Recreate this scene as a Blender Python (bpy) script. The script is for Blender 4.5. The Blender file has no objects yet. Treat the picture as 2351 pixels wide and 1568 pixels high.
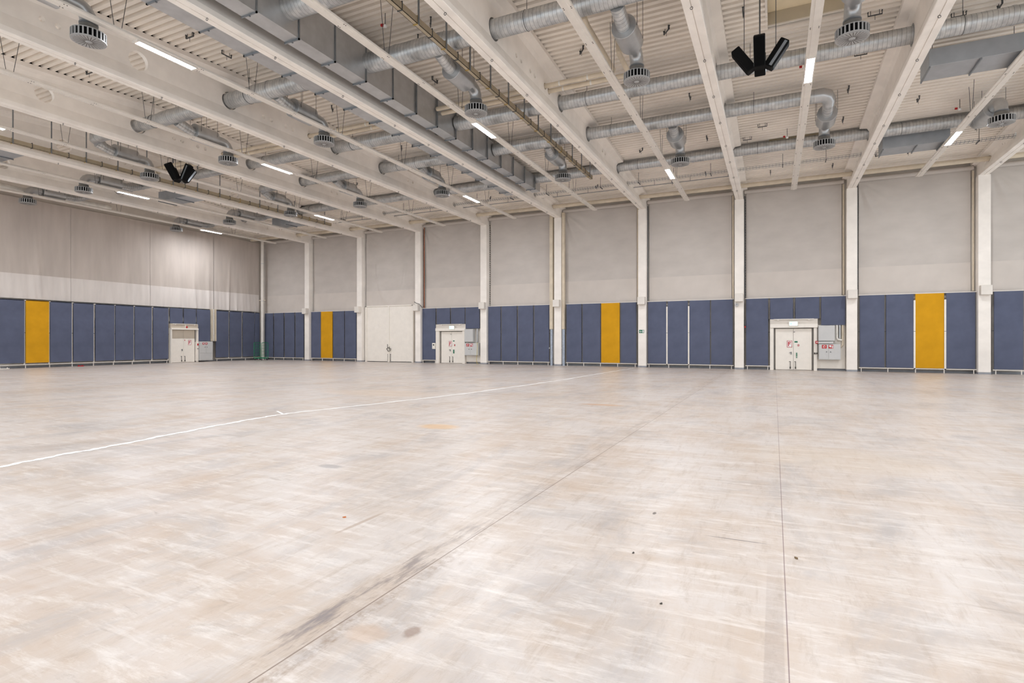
import bpy, bmesh, math, random
from mathutils import Vector
R = math.radians
C = bpy.context.scene.collection
rnd = random.Random(7)

# ------------------------------------------------------------------ camera
cam_d = bpy.data.cameras.new('camera'); cam = bpy.data.objects.new('camera', cam_d); C.objects.link(cam)
cam_d.sensor_width = 36; cam_d.lens = 36*1272/2351.0
cam_d.shift_y = -0.8/2351.0
cam_d.clip_end = 300
cam.location = (0, 0, 1.747); cam.rotation_euler = (R(90), 0, R(25.335))
bpy.context.scene.camera = cam

# ------------------------------------------------------------------ world, exposure
w = bpy.data.worlds.new('world'); bpy.context.scene.world = w; w.use_nodes = True
bg = w.node_tree.nodes['Background']
bg.inputs[0].default_value = (0.93, 0.97, 1.0, 1); bg.inputs[1].default_value = 0.78
TUBE_STRENGTH = 215.0
vs = bpy.context.scene.view_settings
vs.view_transform = 'Standard'; vs.look = 'None'; vs.gamma = 1; vs.exposure = 0.84; vs.use_curve_mapping = False
cy = bpy.context.scene.cycles
cy.use_denoising = True; cy.max_bounces = 7; cy.diffuse_bounces = 5; cy.glossy_bounces = 3; cy.use_adaptive_sampling = True; cy.adaptive_threshold = .06
cy.caustics_reflective = False; cy.caustics_refractive = False; cy.sample_clamp_indirect = 6.0

# ------------------------------------------------------------------ materials
def srgb(r, g, b):
    f = lambda c: (c/255/12.92) if c/255 <= .04045 else ((c/255+.055)/1.055)**2.4
    return (f(r), f(g), f(b), 1)
class NT:
    def __init__(s, name):
        s.m = bpy.data.materials.new(name); s.m.use_nodes = True
        s.t = s.m.node_tree; s.n = s.t.nodes; s.b = s.n['Principled BSDF']
    def new(s, ty, **k):
        n = s.n.new(ty)
        for a, v in k.items(): setattr(n, a, v)
        return n
    def link(s, a, b): s.t.links.new(a, b)
    def val(s, sock, v):
        if hasattr(v, 'is_output') or isinstance(v, bpy.types.NodeSocket): s.link(v, sock)
        else: sock.default_value = v
    def math(s, op, a, b=0.0, c=None, clamp=False):
        n = s.new('ShaderNodeMath', operation=op); n.use_clamp = clamp
        s.val(n.inputs[0], a); s.val(n.inputs[1], b)
        if c is not None: s.val(n.inputs[2], c)
        return n.outputs[0]
    def noise(s, vec, scale, detail=4, rough=.55, dist=0.0):
        n = s.new('ShaderNodeTexNoise'); s.link(vec, n.inputs['Vector'])
        n.inputs['Scale'].default_value = scale; n.inputs['Detail'].default_value = detail
        n.inputs['Roughness'].default_value = rough; n.inputs['Distortion'].default_value = dist
        return n.outputs[0]
    def ramp(s, f, a, b):
        n = s.new('ShaderNodeMapRange'); n.clamp = True
        s.val(n.inputs[0], f); n.inputs[1].default_value = a; n.inputs[2].default_value = b
        return n.outputs[0]
    def mix(s, f, a, b):
        n = s.new('ShaderNodeMix', data_type='RGBA'); s.val(n.inputs[0], f)
        s.val(n.inputs[6], a); s.val(n.inputs[7], b); return n.outputs[2]
    def mapping(s, vec, scale=(1, 1, 1), rot=(0, 0, 0)):
        n = s.new('ShaderNodeMapping'); s.link(vec, n.inputs[0])
        n.inputs['Scale'].default_value = scale; n.inputs['Rotation'].default_value = rot
        return n.outputs[0]
def mat(name, col, rough=.6, metal=0.0, var=.06, scale=3.0, bump=0.0, bscale=60, spec=.5, stretch=(1, 1, 1)):
    k = NT(name); tc = k.new('ShaderNodeTexCoord').outputs['Object']
    v = k.mapping(tc, stretch)
    f = k.noise(v, scale, 3)
    c = col if len(col) == 4 else srgb(*col)
    lo = tuple(x*(1-var*2) for x in c[:3])+(1,); hi = tuple(min(1, x*(1+var*2)) for x in c[:3])+(1,)
    k.link(k.mix(k.ramp(f, .3, .7), lo, hi), k.b.inputs['Base Color'])
    k.b.inputs['Roughness'].default_value = rough; k.b.inputs['Metallic'].default_value = metal
    k.b.inputs['Specular IOR Level'].default_value = spec
    if bump:
        bn = k.new('ShaderNodeBump'); bn.inputs['Strength'].default_value = bump; bn.inputs['Distance'].default_value = .01
        k.link(k.noise(tc, bscale, 3), bn.inputs['Height']); k.link(bn.outputs[0], k.b.inputs['Normal'])
    return k.m
def emis(name, col, strength):
    k = NT(name); k.b.inputs['Base Color'].default_value = (.8, .8, .8, 1)
    tc = k.new('ShaderNodeTexCoord').outputs['Object']
    f = k.ramp(k.noise(tc, 2, 1), 0, 1)
    k.link(k.mix(f, tuple(x*.98 for x in col)+(1,), tuple(col)+(1,)), k.b.inputs['Emission Color'])
    k.b.inputs['Emission Strength'].default_value = strength
    return k.m
def spiral(name, axis=0, pitch=.125):
    """galvanised spiral-seam duct: mottled zinc with thin folded seams"""
    k = NT(name); tc = k.new('ShaderNodeTexCoord').outputs['Object']
    sp = k.new('ShaderNodeSeparateXYZ'); k.link(tc, sp.inputs[0])
    a = sp.outputs[axis]
    fr = k.math('FRACT', k.math('DIVIDE', a, pitch))
    d = k.math('ABSOLUTE', k.math('SUBTRACT', fr, .5))
    seam = k.math('LESS_THAN', d, .045)
    f = k.noise(tc, 5, 4)
    f2 = k.noise(k.mapping(tc, (1/pitch*.5 if axis == 0 else 1, 1/pitch*.5 if axis == 1 else 1, 1)), 1.2, 1)
    c = k.mix(k.ramp(k.math('ADD', f, k.math('MULTIPLY', f2, .25)), .4, .95), srgb(172, 176, 180), srgb(222, 222, 220))
    c = k.mix(k.math('MULTIPLY', seam, .6), c, srgb(110, 108, 106))
    k.link(c, k.b.inputs['Base Color'])
    k.b.inputs['Metallic'].default_value = .75; k.link(k.math('MULTIPLY_ADD', f, .25, .28), k.b.inputs['Roughness'])
    bn = k.new('ShaderNodeBump'); bn.inputs['Strength'].default_value = .22; bn.inputs['Distance'].default_value = .01
    k.link(k.ramp(d, .0, .12), bn.inputs['Height']); k.link(bn.outputs[0], k.b.inputs['Normal'])
    return k.m

M = {}
M['conc'] = mat('painted_concrete', (245, 239, 232), .75, var=.03, scale=1.3, bump=.05, bscale=90)
M['deckw'] = mat('ceiling_deck_paint', (244, 236, 226), .5, var=.04, scale=.6)
M['steelw'] = mat('white_steel', (228, 222, 214), .45, var=.02)
M['screw'] = mat('dark_screw', (70, 66, 62), .5)
M['cream'] = mat('cream_insulation', (214, 201, 180), .6, var=.05, scale=2)
M['band'] = mat('white_pipe_band', (225, 222, 215), .5)
M['galv'] = mat('galvanised_sheet', (190, 192, 194), .34, .75, var=.045, scale=2.5, bump=.02)
M['galvd'] = mat('dull_galvanised_sheet', (128, 127, 124), .5, .5, var=.08, scale=5)
M['galvf'] = mat('galvanised_flange', (140, 145, 150), .45, .7)
M['greybox'] = mat('grey_sheet_box', (172, 176, 181), .45, .45, var=.03)
M['dgrey'] = mat('dark_grey_steel', (82, 84, 86), .5, .4)
M['spx'] = spiral('spiral_duct_x', 0); M['spy'] = spiral('spiral_duct_y', 1, .12)
M['disc'] = mat('diffuser_plate', (168, 168, 168), .5, .1, var=.03)
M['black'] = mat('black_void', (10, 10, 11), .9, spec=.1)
M['spk'] = mat('black_speaker_finish', (4, 4, 5), .6, spec=.15)
M['wallw'] = mat('white_wall_paint', (214, 207, 198), .8, var=.03, scale=.8, bump=.05)
M['clothb'] = mat('off_white_wall_cloth', (198, 191, 185), .95, var=.035, scale=.5, bump=.15, bscale=220, spec=.1, stretch=(1, 1, 2.2))
M['clothl'] = mat('grey_beige_wall_cloth', (190, 180, 172), .95, var=.04, scale=.7, bump=.15, bscale=220, spec=.1, stretch=(1, 2.5, .4))
M['clothh'] = mat('pale_wall_cloth_hem', (215, 208, 203), .95, var=.03, scale=.9, bump=.12, bscale=220, spec=.1, stretch=(1, 2.5, .4))
M['hemb'] = mat('cloth_hem_back', (207, 199, 192), .95, var=.03, scale=.6, bump=.12, bscale=220, spec=.1)
M['blue'] = mat('slate_blue_felt', (94, 100, 121), .9, var=.05, scale=1.2, bump=.2, bscale=300, spec=.15)
M['yellow'] = mat('mustard_felt', (212, 156, 34), .9, var=.04, scale=1.2, bump=.2, bscale=300, spec=.15)
M['doorw'] = mat('white_door_paint', (240, 234, 225), .45, var=.015)
M['doorbeige'] = mat('beige_panel_paint', (205, 194, 178), .5, var=.02)
M['gap'] = mat('grey_door_reveal', (128, 124, 120), .7)
M['cab'] = mat('light_grey_cabinet', (200, 200, 199), .45, var=.015)
M['base'] = mat('grey_baseboard', (150, 152, 158), .6)
M['red'] = mat('sign_red', (186, 24, 32), .5)
M['green'] = mat('sign_green', (0, 112, 82), .5)
M['signw'] = mat('sign_white', (240, 240, 240), .5)
M['copper'] = mat('copper_pipe_metal', (170, 112, 88), .45, .5)
M['cableY'] = mat('yellow_cable', (196, 176, 60), .6)
M['pipegrey'] = mat('grey_blue_wrap', (176, 186, 200), .6, .2, var=.08, scale=9)
M['greenp'] = mat('green_trolley_paint', (0, 140, 92), .4)
M['line'] = mat('white_floor_paint', (246, 245, 243), .5, var=.03, scale=14)
M['tray'] = mat('beige_cable_tray', (176, 163, 140), .55, .2, var=.04)
M['brass'] = mat('yellow_tray_clip', (186, 156, 84), .5, .3)
M['orange'] = mat('orange_scrap', (196, 110, 50), .7)
M['brown'] = mat('brown_scrap', (112, 92, 66), .8)
M['rooflight'] = mat('cream_rooflight', (244, 230, 200), .6, var=.02)
M['curb'] = mat('curb_lining', (196, 186, 166), .7, var=.02)
M['tube'] = emis('lit_tube', (.94, .96, 1.0), TUBE_STRENGTH)
M['exit'] = emis('lit_exit_sign', (.42, 1.0, .8), .9)
M['exitg'] = emis('exit_sign_symbol', (.02, .5, .34), .5)

def floor_mat():
    k = NT('worn_concrete_floor'); tc = k.new('ShaderNodeTexCoord').outputs['Object']
    sp = k.new('ShaderNodeSeparateXYZ'); k.link(tc, sp.inputs[0]); x, y = sp.outputs[0], sp.outputs[1]
    # irregular cloudy base
    n1 = k.noise(tc, .38, 6, .62, .6)
    sy = k.noise(k.mapping(tc, (1.6, .42, 1)), 1.3, 6, .68, .4)      # trowel marks along the hall
    sx = k.noise(k.mapping(tc, (.4, 1.9, 1)), 1.1, 6, .68, .4)       # and across it
    fine = k.noise(tc, 16, 5, .7)
    vfine = k.noise(tc, 70, 3, .7)
    mott = k.math('ADD', k.math('MULTIPLY', sy, .5), k.math('MULTIPLY', sx, .5))
    tan = k.ramp(k.math('ADD', k.math('MULTIPLY', mott, .6), k.math('MULTIPLY', n1, .4)), .45, .6)
    pale = srgb(202, 194, 189); tanc = srgb(184, 164, 146); grey = srgb(168, 163, 162)
    c = k.mix(k.math('MULTIPLY', tan, .85), pale, tanc)
    n2 = k.noise(k.mapping(tc, (1, .55, 1), (0, 0, .5)), .9, 6, .7, .8)
    c = k.mix(k.math('MULTIPLY', k.ramp(n2, .5, .68), .8), c, grey)
    # dark scattered smudges
    n3 = k.noise(k.mapping(tc, (.7, 2.2, 1)), 2.6, 5, .75, .5)
    c = k.mix(k.math('MULTIPLY', k.ramp(n3, .6, .78), .7), c, srgb(134, 118, 106))
    n4 = k.noise(k.mapping(tc, (2.6, .5, 1), (0, 0, .12)), 3.2, 6, .78, .3)
    c = k.mix(k.math('MULTIPLY', k.ramp(n4, .52, .68), .55), c, srgb(164, 148, 134))
    n5 = k.noise(k.mapping(tc, (.5, 2.4, 1), (0, 0, -.1)), 3.0, 6, .78, .3)
    c = k.mix(k.math('MULTIPLY', k.ramp(n5, .5, .68), .65), c, srgb(226, 221, 217))
    c = k.mix(k.math('MULTIPLY', k.ramp(fine, .35, .75), .22), c, srgb(188, 174, 158))
    c = k.mix(k.math('MULTIPLY', k.ramp(vfine, .6, .72), .3), c, srgb(150, 137, 124))
    # worn band and open joints running away down the hall
    def strip(x0, h, soft):
        return k.math('SUBTRACT', 1, k.ramp(k.math('ABSOLUTE', k.math('SUBTRACT', x, x0)), h-soft, h))
    jn = k.noise(k.mapping(tc, (5, .8, 1)), 1.6, 5, .7)
    fade = k.math('SUBTRACT', 1, k.math('MULTIPLY', k.ramp(y, 2.6, 5.5), .7))
    band = k.math('MULTIPLY', strip(-2.57, .17, .06), k.ramp(jn, .34, .62))
    c = k.mix(k.math('MULTIPLY', k.math('MULTIPLY', band, fade), .8), c, srgb(172, 152, 132))
    bandg = k.math('MULTIPLY', strip(-2.55, .14, .05), k.ramp(jn, .5, .62))
    c = k.mix(k.math('MULTIPLY', k.math('MULTIPLY', bandg, fade), .9), c, srgb(128, 121, 122))
    band2 = k.math('MULTIPLY', strip(-2.36, .07, .03), k.ramp(k.math('ADD', k.math('MULTIPLY', fine, .5), k.math('MULTIPLY', jn, .5)), .46, .6))
    c = k.mix(k.math('MULTIPLY', k.math('MULTIPLY', band2, fade), .6), c, srgb(134, 110, 88))
    c = k.mix(k.math('MULTIPLY', strip(-2.43, .007, .004), .8), c, srgb(112, 92, 78))
    nearm = k.math('SUBTRACT', 1, k.ramp(y, 3.6, 5.2))
    c = k.mix(k.math('MULTIPLY', k.math('MULTIPLY', strip(-.0, .055, .008), nearm), k.math('MULTIPLY_ADD', fine, .6, .0)), c, srgb(136, 122, 116))
    c = k.mix(k.math('MULTIPLY', strip(.07, .0045, .003), .75), c, srgb(96, 62, 70))
    # individual stains: x, y, rx, ry, colour, strength
    for sx0, sy0, rx, ry, col, st in [(-1.97, 2.75, .055, .075, (140, 118, 104), .7), (-1.1, 5.7, .02, .05, (84, 72, 62), .9),
                                      (-2.2, 2.62, .15, .12, (190, 164, 142), .5), (-5.6, 5.9, .22, .12, (132, 128, 128), .6),
                                      (-6.2, 9.6, .5, .35, (214, 176, 128), .7), (-4.3, 14.8, .7, .2, (196, 150, 106), .6),
                                      (-3.6, 4.2, .03, .4, (160, 138, 118), .6), (-.3, 5.25, .3, .012, (92, 84, 82), .7),
                                      (.9, 9.5, 1.6, 1.0, (206, 186, 160), .25), (-12, 15, 2.5, 1.2, (204, 182, 160), .5), (1.6, 3.1, .9, .5, (218, 192, 164), .6)]:
        dx = k.math('DIVIDE', k.math('SUBTRACT', x, sx0), rx); dy = k.math('DIVIDE', k.math('SUBTRACT', y, sy0), ry)
        d = k.math('SQRT', k.math('ADD', k.math('MULTIPLY', dx, dx), k.math('MULTIPLY', dy, dy)))
        d = k.math('ADD', d, k.math('MULTIPLY', k.math('SUBTRACT', fine, .5), .9))
        c = k.mix(k.math('MULTIPLY', k.math('SUBTRACT', 1, k.ramp(d, .6, 1.05)), st), c, srgb(*col))
    k.link(c, k.b.inputs['Base Color'])
    k.link(k.math('ADD', k.math('MULTIPLY', mott, .42), .16), k.b.inputs['Roughness'])
    k.b.inputs['Specular IOR Level'].default_value = .38
    bn = k.new('ShaderNodeBump'); bn.inputs['Strength'].default_value = .06; bn.inputs['Distance'].default_value = .01
    k.link(k.math('ADD', fine, mott), bn.inputs['Height']); k.link(bn.outputs[0], k.b.inputs['Normal'])
    return k.m
M['floor'] = floor_mat()

# ------------------------------------------------------------------ mesh helpers
ORG = {}
class MB:
    """collects geometry in world coordinates and links it as one mesh object"""
    def __init__(s): s.v = []; s.f = []; s.mi = []; s.cur = 0
    def quad(s, a, b, c, d):
        n = len(s.v); s.v += [a, b, c, d]; s.f.append((n, n+1, n+2, n+3)); s.mi.append(s.cur); return s
    def face(s, pts):
        n = len(s.v); s.v += list(pts); s.f.append(tuple(range(n, n+len(pts)))); s.mi.append(s.cur)
    def box(s, x0, x1, y0, y1, z0, z1, bev=0.0):
        if bev > 0:   # chamfered box, built as three crossing rings of vertices
            b = bev; n = len(s.v); P = {}
            for ix, (X, sx) in enumerate(((x0, 1), (x1, -1))):
                for iy, (Y, sy) in enumerate(((y0, 1), (y1, -1))):
                    for iz, (Z, sz) in enumerate(((z0, 1), (z1, -1))):
                        for ax, p in enumerate(((X, Y+sy*b, Z+sz*b), (X+sx*b, Y, Z+sz*b), (X+sx*b, Y+sy*b, Z))):
                            P[(ix, iy, iz, ax)] = len(s.v); s.v.append(p)
            def F(*k): s.f.append(tuple(P[q] for q in k)); s.mi.append(s.cur)
            for i in (0, 1):
                F((i, 0, 0, 0), (i, 1, 0, 0), (i, 1, 1, 0), (i, 0, 1, 0))
                F((0, i, 0, 1), (1, i, 0, 1), (1, i, 1, 1), (0, i, 1, 1))
                F((0, 0, i, 2), (1, 0, i, 2), (1, 1, i, 2), (0, 1, i, 2))
                for j in (0, 1):
                    F((0, i, j, 1), (1, i, j, 1), (1, i, j, 2), (0, i, j, 2))
                    F((i, 0, j, 0), (i, 1, j, 0), (i, 1, j, 2), (i, 0, j, 2))
                    F((i, j, 0, 0), (i, j, 1, 0), (i, j, 1, 1), (i, j, 0, 1))
                    for l in (0, 1): F((i, j, l, 0), (i, j, l, 1), (i, j, l, 2))
            return s
        n = len(s.v)
        s.v += [(x0, y0, z0), (x1, y0, z0), (x1, y1, z0), (x0, y1, z0), (x0, y0, z1), (x1, y0, z1), (x1, y1, z1), (x0, y1, z1)]
        for f in ((0, 3, 2, 1), (4, 5, 6, 7), (0, 1, 5, 4), (1, 2, 6, 5), (2, 3, 7, 6), (3, 0, 4, 7)):
            s.f.append(tuple(n+i for i in f)); s.mi.append(s.cur)
        return s
    def tube(s, pts, r, seg=12, caps=True):
        """tube along a polyline; r is one radius or one per point"""
        P = [Vector(p) for p in pts]; rs = r if isinstance(r, (list, tuple)) else [r]*len(P)
        up = None; rings = []
        for i, p in enumerate(P):
            t = Vector((0, 0, 0))
            if i > 0 and (p-P[i-1]).length > 1e-7: t += (p-P[i-1]).normalized()
            if i < len(P)-1 and (P[i+1]-p).length > 1e-7: t += (P[i+1]-p).normalized()
            t.normalize()
            if up is None: up = Vector((0, 0, 1)) if abs(t.z) < .9 else Vector((0, 1, 0))
            a = (up - t*up.dot(t)).normalized(); b = t.cross(a); up = a
            n = len(s.v)
            for k in range(seg):
                th = 2*math.pi*k/seg
                s.v.append(tuple(p + a*math.cos(th)*rs[i] + b*math.sin(th)*rs[i]))
            rings.append(n)
        for i in range(len(rings)-1):
            for k in range(seg):
                s.f.append((rings[i]+k, rings[i]+(k+1) % seg, rings[i+1]+(k+1) % seg, rings[i+1]+k)); s.mi.append(s.cur)
        if caps:
            s.f.append(tuple(rings[0]+k for k in range(seg-1, -1, -1))); s.mi.append(s.cur)
            s.f.append(tuple(rings[-1]+k for k in range(seg))); s.mi.append(s.cur)
        return s
    def cyl(s, p0, p1, r, seg=16): return s.tube([p0, p1], r, seg)
    def build(s, name, mats, parent=None, loc=None, smooth=True):
        me = bpy.data.meshes.new(name)
        if not isinstance(mats, (list, tuple)): mats = [mats]
        po = ORG.get(parent.name, Vector((0, 0, 0))) if parent else None
        if parent: org = po
        elif loc is not None: org = Vector(loc)
        else:
            xs = [v[0] for v in s.v]; ys = [v[1] for v in s.v]; zs = [v[2] for v in s.v]
            org = Vector(((min(xs)+max(xs))/2, (min(ys)+max(ys))/2, min(zs)))
        me.from_pydata([(v[0]-org.x, v[1]-org.y, v[2]-org.z) for v in s.v], [], s.f)
        for m in mats: me.materials.append(m)
        me.polygons.foreach_set('material_index', s.mi)
        bm = bmesh.new(); bm.from_mesh(me); bmesh.ops.remove_doubles(bm, verts=bm.verts, dist=1e-5)
        bmesh.ops.recalc_face_normals(bm, faces=bm.faces); bm.to_mesh(me); bm.free()
        if smooth:
            me.polygons.foreach_set('use_smooth', [True]*len(me.polygons)); me.set_sharp_from_angle(angle=R(32))
        o = bpy.data.objects.new(name, me); C.objects.link(o)
        if parent: o.parent = parent; ORG[o.name] = po
        else: o.location = org; ORG[o.name] = org
        return o
def tag(o, label=None, cat=None, group=None, kind=None):
    if label: o['label'] = label
    if cat: o['category'] = cat
    if group: o['group'] = group
    if kind: o['kind'] = kind
    return o
def thing(name, loc, label, cat, group=None):
    o = bpy.data.objects.new(name, None); C.objects.link(o); o.location = loc; o.empty_display_size = .2
    ORG[o.name] = Vector(loc); return tag(o, label, cat, group)
def struct(o, label=None): o['kind'] = 'structure'; return o
def children(o): return [c for c in o.children]
def dup(root, loc, label, group=None):
    kids = children(root)
    r = root.copy(); C.objects.link(r); r.location = loc; r['label'] = label
    if group: r['group'] = group
    for k in kids:
        c = k.copy(); C.objects.link(c); c.parent = r
        for g in children(k):
            d = g.copy(); C.objects.link(d); d.parent = c
    return r

# ------------------------------------------------------------------ the hall's grid
XC = [10.03-6*i for i in range(9)]          # column and beam lines, right to left
YF = 37.1                                    # front face of the columns
ZB = 10.55                                   # beam soffits
def deck_z(y): return 12.55-.055*abs(y-16)
colref = ["the far-right column", "the column right of the right double door", "the column with the round siren",
          "the column with the green exit sign", "the column flanked by cream ducts", "the column right of the middle double door",
          "the column right of the tall gate", "the column left of the tall gate", "the column nearest the room corner"]
bayref = {-1: "the bay cut off at the right edge", 0: "the right-hand yellow panel bay", 1: "the right double door bay",
          2: "the all-blue bay right of the green exit sign", 3: "the yellow panel bay left of the green exit sign",
          4: "the all-blue bay left of the cream ducts", 5: "the middle double door bay", 6: "the tall gate bay",
          7: "the yellow panel bay left of the gate", 8: "the bay next to the room corner"}

# ---- structure
struct(MB().quad((-44.6, -1.6, 0), (16.6, -1.6, 0), (16.6, 38, 0), (-44.6, 38, 0)).build('floor', M['floor'], loc=(0, 0, 0)))
struct(MB().box(-44.6, 16.6, 37.75, 37.95, 0, 11.38).build('wall_back', M['wallw']))
b = MB(); wl = [(-1.6, 0), (37.75, 0), (37.75, 11.34), (16, 12.53), (-1.6, 11.56)]
for xx in (-44.6, -44.35): b.face([(xx, yy, zz) for yy, zz in wl])
for (ya, za), (yb, zb) in zip(wl, wl[1:]+wl[:1]): b.quad((-44.6, ya, za), (-44.6, yb, zb), (-44.35, yb, zb), (-44.35, ya, za))
struct(b.build('wall_left', M['wallw']))
struct(MB().box(-44.3, 16.4, 37.70, 37.75, 0, .12).build('baseboard_back', M['base']))
struct(MB().box(-44.35, -44.3, -1.5, 37.7, 0, .12).build('baseboard_left', M['base']))

# ---- ribbed steel roof deck; real folds, open where the rooflights sit
RL = [(-.2, 2.35, 18.5, 20.55), (-.25, 2.2, 30.25, 31.1)]
b = MB(); y = -1.6; p = .28
while y < 37.9:
    prof = [(y, 0), (y+.14, 0), (y+.165, .16), (y+.255, .16), (y+.28, 0)]
    for (a, da), (c, dc) in zip(prof, prof[1:]):
        iv = [(-44.6, 16.6)]
        for x0, x1, y0, y1 in RL:
            if a < y1 and c > y0:
                iv = [q for X0, X1 in iv for q in (((X0, x0), (x1, X1)) if X0 < x0 < X1 else ((X0, X1),))]
        for X0, X1 in iv:
            b.quad((X0, a, deck_z(a)+da), (X1, a, deck_z(a)+da), (X1, c, deck_z(c)+dc), (X0, c, deck_z(c)+dc))
    y += p
struct(b.build('ceiling', M['deckw'], loc=(0, 0, 12), smooth=False))
struct(MB().quad((-44.6, -1.6, 12.3), (16.6, -1.6, 12.3), (16.6, 16, 13.25), (-44.6, 16, 13.25)).quad((-44.6, 16, 13.25), (16.6, 16, 13.25), (16.6, 38, 12.2), (-44.6, 38, 12.2)).build('ceiling_outer_skin', M['deckw'], smooth=False))
for j, (x0, x1, y0, y1) in enumerate(RL):
    z = deck_z((y0+y1)/2)+.03
    t = thing('rooflight', ((x0+x1)/2, (y0+y1)/2, z-.04), ["cream rooflight box in the ribbed ceiling at the top edge of the photo", "narrow cream rooflight behind the far round duct, right double door bay"][j], 'rooflight')
    f = MB()
    for (a0, a1, c0, c1) in ((x0-.07, x0, y0-.07, y1+.07), (x1, x1+.07, y0-.07, y1+.07), (x0, x1, y0-.07, y0), (x0, x1, y1, y1+.07)):
        f.box(a0, a1, c0, c1, z-.04, z+.0)
    f.build('frame', M['steelw'], t)
    g = MB(); h = .42 if j == 0 else .3
    for (a0, a1, c0, c1) in ((x0-.05, x0, y0-.05, y1+.05), (x1, x1+.05, y0-.05, y1+.05), (x0, x1, y0-.05, y0), (x0, x1, y1, y1+.05)):
        g.box(a0, a1, c0, c1, z+.0, z+h)
    g.build('curb', M['curb'], t, smooth=False)
    MB().box(x0, x1, y0, y1, z+h, z+h+.03).build('pane', M['rooflight'], t)

# ---- columns
for i, x in enumerate(XC):
    t = thing('concrete_column', (x, YF+.25, 0), "white concrete wall column: "+["the last one before the right edge", "right of the right double door and its cabinets", "with a round siren, left of the right double door",
        "with a green exit sign at mid height", "between two cream vertical ducts, grey at their feet", "with yellow cable, right of the middle double door", "between the tall white gate and middle double door",
        "on the left side of the tall white gate", "nearest the far left room corner"][i], 'column', 'columns along the back wall')
    MB().box(x-.265, x+.265, YF, 37.74, .1, ZB, .012).build('shaft', M['conc'], t)
    MB().box(x-.27, x+.27, YF-.005, 37.7, 0, .1).build('plinth', M['base'], t)
    bx = thing('wall_speaker_box', (x, YF-.17, 4.18), "white square box on front of "+colref[i], 'box', 'white boxes on the columns')
    MB().box(x-.24, x+.24, YF-.36, YF-.02, 4.18, 4.68, .015).build('housing', M['steelw'], bx)
    MB().box(x-.1, x+.1, YF-.02, YF, 4.3, 4.56).build('bracket', M['dgrey'], bx)

# ---- roof beams: bulb bottom flange, thin web with openings, wide top flange, saddle-shaped
def beam_prof(yy, wb):
    zt = deck_z(yy)-ZB-.005
    half = [(.012, .03), (.012, 0), (.205, 0), (.222, .018), (.222, .17), (max(wb, .08), .58 if wb < .2 else .3), (wb, zt-.34), (.16 if wb < .16 else wb+.01, zt-.2), (.45, zt-.16), (.45, zt)]
    return [(-a, c) for a, c in half][::-1]+half
st = [(-1.5, .08), (16, .08), (36.2, .08), (36.35, .22), (37.7, .22)]
b = MB(); rings = []
for yy, wb in st:
    n = len(b.v); pr = beam_prof(yy, wb); b.v += [(a, yy, c) for a, c in pr]; rings.append((n, len(pr)))
for (n0, L), (n1, _) in zip(rings, rings[1:]):
    for k in range(L):
        b.f.append((n0+k, n0+(k+1) % L, n1+(k+1) % L, n1+k)); b.mi.append(0)
b.f.append(tuple(range(rings[0][0], rings[0][0]+L))); b.f.append(tuple(range(rings[-1][0]+L-1, rings[-1][0]-1, -1))); b.mi += [0, 0]
beam0 = b.build('concrete_beam', M['conc'], loc=(0, 0, 0))
HZ = 11.45-ZB
holes = [(11.8, HZ, .33), (15.35, HZ, .34), (21.3, HZ, .34), (25.0, HZ, .34), (30.5, HZ, .34), (19.6, HZ, .12), (20.0, HZ-.03, .12), (35.9, 11.05-ZB, .15), (32.7, 11.12-ZB, .17), (34.2, 11.25-ZB, .05), (34.0, 11.2-ZB, .05)]
holes += [(q, HZ-.03, .085) for q in (9.0, 9.42, 17.0, 17.4, 18.2, 18.6, 27.4, 27.9)]
def drilled(hs):
    hb = MB()
    for yy, zz, rr in hs: hb.tube([(-1, yy, zz), (1, yy, zz)], rr, 28)
    cut = hb.build('cutter', M['conc'], loc=(0, 0, 0))
    md = beam0.modifiers.new('openings', 'BOOLEAN'); md.object = cut; md.operation = 'DIFFERENCE'; md.solver = 'MANIFOLD'
    bpy.context.view_layer.update()
    dg = bpy.context.evaluated_depsgraph_get()
    me = bpy.data.meshes.new_from_object(beam0.evaluated_get(dg)); me.name = 'concrete_beam'
    beam0.modifiers.clear(); me.set_sharp_from_angle(angle=R(14)); bpy.data.objects.remove(cut)
    return me
bme = drilled(holes)
bme_right = drilled([h for h in holes if h[0] not in (11.8, 15.35, 25.0, 19.6, 20.0)])   # fewer openings where no duct passes
beam0.data = bme
beam0.location = (0, 0, ZB)
eye = MB(); eye.tube([(math.cos(a)*.035, 0, -.035+math.sin(a)*.035) for a in [R(30*k) for k in range(13)]], .008, 6, False)
eyo = eye.build('eyelet', M['dgrey'], loc=(0, 0, 0)); eye_me = eyo.data; bpy.data.objects.remove(eyo)
ff = MB(); ys_ = [-1.5, 16, 37.5]  # black strips added over the flanges to keep the rib voids dark
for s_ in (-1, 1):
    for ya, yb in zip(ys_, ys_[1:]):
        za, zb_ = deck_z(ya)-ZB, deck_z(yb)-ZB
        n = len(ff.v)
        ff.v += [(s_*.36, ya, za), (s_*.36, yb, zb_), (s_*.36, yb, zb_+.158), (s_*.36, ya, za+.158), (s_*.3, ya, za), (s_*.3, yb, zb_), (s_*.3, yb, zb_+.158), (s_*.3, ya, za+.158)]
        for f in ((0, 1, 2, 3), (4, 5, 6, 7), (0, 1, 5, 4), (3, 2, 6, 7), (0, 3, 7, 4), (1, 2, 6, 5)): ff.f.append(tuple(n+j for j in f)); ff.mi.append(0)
lbo = ff.build('light_blocker', M['black'], loc=(0, 0, 0), smooth=False); lb_me = lbo.data; bpy.data.objects.remove(lbo)
beams = []
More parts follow.
